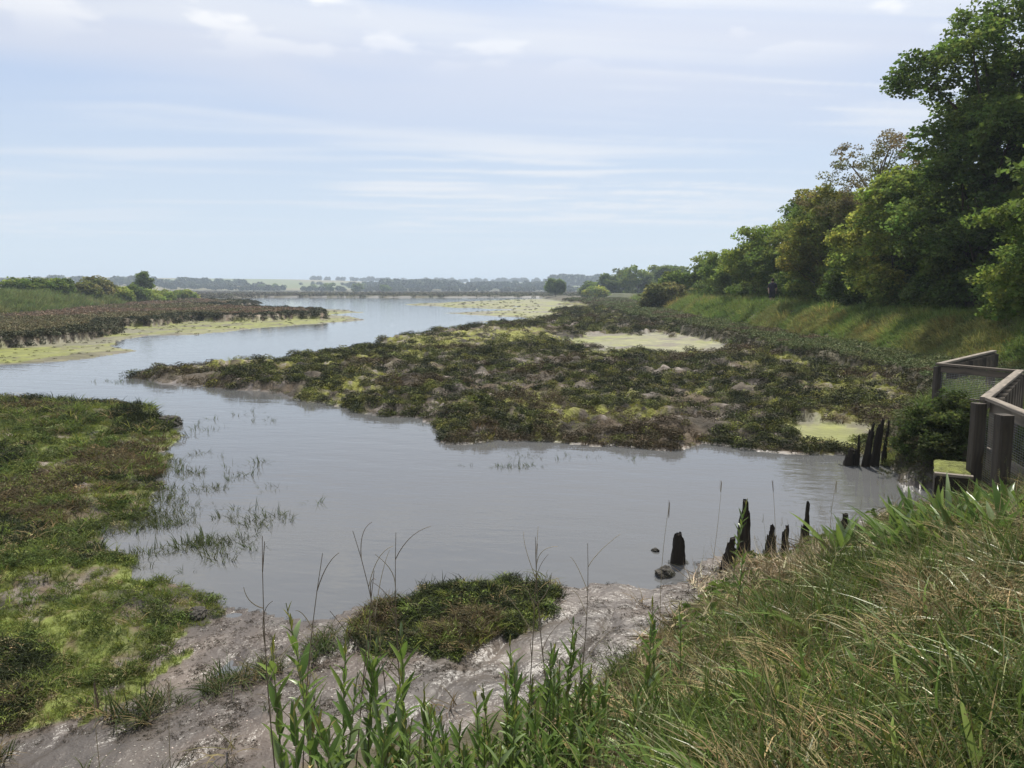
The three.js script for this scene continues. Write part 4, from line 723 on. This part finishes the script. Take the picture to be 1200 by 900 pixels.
leafySpots.slice().forEach(([x, z, y], i) => { if (x > -0.45 && x < 0.6) for (let k = 0; k < 2; k++) leafySpots.push([x + 0.11 * Math.cos(i * 2.3 + k * 3), z + 0.16 * Math.sin(i * 1.7 + k * 3), y - 0.05 - 0.12 * ((i * 7 + k * 5) % 5) / 5]); });
leafySpots.forEach(([x, z, y], i) => leafyPlant(x, z, y, 700 + i, x > 1 ? 'leafy upright plant growing out of the long grass near the rotten posts' : x > 0.7 ? 'leafy plant at the edge of the grass beside the bare mud' : 'tall leafy stem with narrow upright leaves in the plant bed by the mud', x > 0.7 ? 'leafy plants in the long grass' : 'plant bed by the mud'));
[[3.89, -7.6, 0.76], [4.23, -7.8, 0.81], [4.0, -7.2, 0.79], [3.59, -6.8, 0.67], [3.79, -6.6, 0.74], [4.17, -7.0, 0.77], [4.5, -7.3, 0.85], [4.79, -7.5, 0.88], [4.64, -7.0, 0.94], [4.34, -6.4, 0.81], [3.92, -6.2, 0.8], [3.36, -6.2, 0.66], [3.6, -6.0, 0.73], [3.65, -6.4, 0.66], [3.88, -5.9, 0.77], [3.42, -6.6, 0.62], [4.05, -6.6, 0.78], [4.31, -7.4, 0.82], [3.38, -7.4, 0.9], [3.17, -7.2, 0.88]].forEach(([x, z, y], i) => {
  const r = rng(800 + i), g = thing('strap_leaved_plant', 'clump of broad green strap leaves below the mossy beam and railing', 'plant', x, GH(x, z) - 0.02, z, r() * 6.28, 'strap-leaved plants below the railing');
  for (let k = 0; k < 12; k++) { const m = part(g, 'leaf', strapLeaf[k % 3], r() < 0.25 ? glossLeaf : leafColors[Math.floor(r() * 3)]); m.position.set((r() - 0.5) * 0.14, 0, (r() - 0.5) * 0.14); m.rotation.order = 'YXZ'; m.rotation.set(-(0.75 + 0.65 * r()), k * 2.4 + r(), (r() - 0.5) * 0.4); m.scale.setScalar(1.0 + 0.55 * r()); }
});
[[-0.92, -2.9, 2.04], [-0.88, -3.0, 1.94], [-0.73, -3.2, 1.83], [-0.59, -3.5, 1.91], [-0.49, -3.5, 1.86], [0.07, -3.9, 1.67], [0.25, -4.0, 1.7], [0.3, -3.9, 1.67], [1.22, -6.0, 1.34], [2.16, -8.0, 1.01], [2.68, -7.5, 1.14], [3.09, -7.2, 1.21], [-1.8, -3.3, 1.25], [-1.55, -3.3, 1.27], [1.56, -5.2, 0.91], [1.92, -4.6, 0.98]].forEach(([x, z, y], i) => {
  const r = rng(850 + i), y0 = GH(x, z), h = y - y0, branched = i < 8, g = thing('dry_stalk', branched ? 'thin dead stalk with curled bare twigs above the plant bed' : i === 12 || i === 13 ? 'pale dry grass stalk leaning over the bare mud' : 'single dry seeding grass stalk rising from the creek bank', 'stalk', x, y0 - 0.02, z, 0, branched ? 'dead branched stalks' : i === 12 || i === 13 ? 'pale stalks over the mud' : 'seeding stalks');
  const tip = V((r() - 0.5) * 0.25 * h, h, (r() - 0.5) * 0.2), pts = curve(V(0, 0, 0), tip, 0.12 * h, r, 9), wood = [];
  part(g, 'stem', tube(pts, branched ? 0.004 : 0.003, 0.0014, 5), branched ? darkStraw : strawMat);
  if (branched) for (let k = 0; k < 5; k++) { const a = pts[4 + k % 5], dir = r() * 6.28, l = 0.12 + 0.16 * r(), e = a.clone().add(V(Math.cos(dir) * l * 0.7, l * (0.6 + 0.6 * r()), Math.sin(dir) * l * 0.5)), c = curve(a, e, 0.1, r, 7); part(g, 'twig', tube(c, 0.0022, 0.0011, 4), r() < 0.5 ? strawMat : darkStraw); }
  else { const q = bladeTuft(870 + i, { n: 4, h: 0.06, spread: 0.002, width: 0.003, lean: 0.15, segs: 2, droop: 0.3 }), heads = []; for (let k = 0; k < 5; k++) heads.push(q.clone().translate(pts[9].x * (1 - 0.03 * k), pts[9].y - 0.022 * k - 0.02, pts[9].z)); part(g, 'seed_head', mergeGeometries(heads), i % 2 ? strawMat : darkStraw); }
});

// ------------------------------------------------------------------ walker on the sea wall
{
  const field = (bones, grow, res = 44) => {
    const mc = new MarchingCubes(res, strawMat, false, false, 60000), S = 1.0, h = S * 2 / res; mc.isolation = 0;
    for (let k = 0; k < res; k++) for (let j = 0; j < res; j++) for (let i = 0; i < res; i++) {
      const x = (i - res / 2) * h, y = (j - res / 2) * h, z = (k - res / 2) * h; let d = 1e3;
      for (const [a, b, ra, rb] of bones) { const bx = b[0] - a[0], by = b[1] - a[1], bz = b[2] - a[2], t = clamp(((x - a[0]) * bx + (y - a[1]) * by + (z - a[2]) * bz) / (bx * bx + by * by + bz * bz)), e = Math.hypot(x - a[0] - bx * t, y - a[1] - by * t, z - a[2] - bz * t) - lerp(ra, rb, t), q = clamp(0.5 + 0.5 * (d - e) / 0.03); d = lerp(d, e, q) - 0.03 * q * (1 - q); }
      mc.field[k * res * res + j * res + i] = -(d - grow);
    }
    mc.update();
    const g = new THREE.BufferGeometry(), n = mc.count ?? mc.geometry.drawRange.count;
    g.setAttribute('position', new THREE.BufferAttribute(mc.positionArray.slice(0, n * 3), 3)); g.setAttribute('normal', new THREE.BufferAttribute(mc.normalArray.slice(0, n * 3), 3)); return g;
  };
  const head = [[0, 0.72, 0], [0, 0.80, 0.01], 0.085, 0.095], neck = [[0, 0.55, 0], [0, 0.70, 0], 0.06, 0.055];
  const torso = [[[0, 0.08, 0], [0, 0.50, 0], 0.14, 0.15], [[-0.13, 0.52, 0], [0.13, 0.52, 0], 0.09, 0.09], [[-0.07, 0.04, 0], [0.07, 0.04, 0], 0.13, 0.13]];
  const arms = [[[-0.19, 0.52, 0], [-0.26, 0.25, -0.04], 0.06, 0.048], [[-0.26, 0.25, -0.04], [-0.23, 0.02, 0.10], 0.046, 0.034], [[0.19, 0.52, 0], [0.26, 0.25, -0.02], 0.06, 0.048], [[0.26, 0.25, -0.02], [0.24, 0.01, -0.12], 0.046, 0.034]];
  const hands = [-0.235, 0.24].flatMap((x, s) => [0, 1, 2, 3, 4].map((f) => [[x, 0.01, s ? -0.12 : 0.11], [x + (f - 2) * 0.014, f ? -0.085 : -0.05, (s ? -0.14 : 0.13) + (f ? 0 : 0.03)], 0.018, 0.009]));
  const thighs = [[[-0.085, 0.02, 0], [-0.10, -0.40, 0.08], 0.095, 0.062], [[0.085, 0.02, 0], [0.10, -0.40, -0.05], 0.095, 0.062]];
  const shins = [[[-0.10, -0.40, 0.08], [-0.10, -0.80, 0.02], 0.058, 0.036], [[0.10, -0.40, -0.05], [0.10, -0.80, -0.16], 0.058, 0.036]];
  const feet = [[[-0.10, -0.83, 0.0], [-0.10, -0.85, 0.15], 0.042, 0.035], [[0.10, -0.82, -0.19], [0.10, -0.85, -0.04], 0.042, 0.035]];
  const skin = new THREE.MeshStandardMaterial({ color: new THREE.Color().setRGB(0.42, 0.27, 0.20), roughness: 0.6 }), top1 = new THREE.MeshStandardMaterial({ color: new THREE.Color().setRGB(0.030, 0.026, 0.042), roughness: 1 }), shorts = new THREE.MeshStandardMaterial({ color: new THREE.Color().setRGB(0.015, 0.016, 0.022), roughness: 0.9 }), hair = new THREE.MeshStandardMaterial({ color: new THREE.Color().setRGB(0.03, 0.022, 0.016), roughness: 1 });
  const x = 17.5, z = -52.0, p = thing('person', 'person in a dark top and black shorts walking on the sea wall by the trees', 'person', x, GH(x, z) + 0.87, z, Math.PI - 0.2);
  part(p, 'body', field([head, neck, ...torso, ...arms, ...hands, ...thighs, ...shins, ...feet], 0, 64), skin);
  part(p, 'shirt', field([...torso.slice(0, 2), [[-0.19, 0.52, 0], [-0.235, 0.34, -0.03], 0.066, 0.06], [[0.19, 0.52, 0], [0.235, 0.34, -0.01], 0.066, 0.06]], 0.018), top1);
  part(p, 'shorts', field([[[-0.07, 0.04, 0], [0.07, 0.04, 0], 0.13, 0.13], [[-0.085, 0.02, 0], [-0.097, -0.30, 0.06], 0.1, 0.08], [[0.085, 0.02, 0], [0.097, -0.30, -0.035], 0.1, 0.08]], 0.022), shorts);
  part(p, 'hair', field([[[0, 0.80, -0.03], [0, 0.84, 0.0], 0.098, 0.085]], 0.01), hair);
}

scene.traverse((o) => { if (o.isMesh) { o.castShadow = true; o.receiveShadow = true; } });
renderer.render(scene, camera);
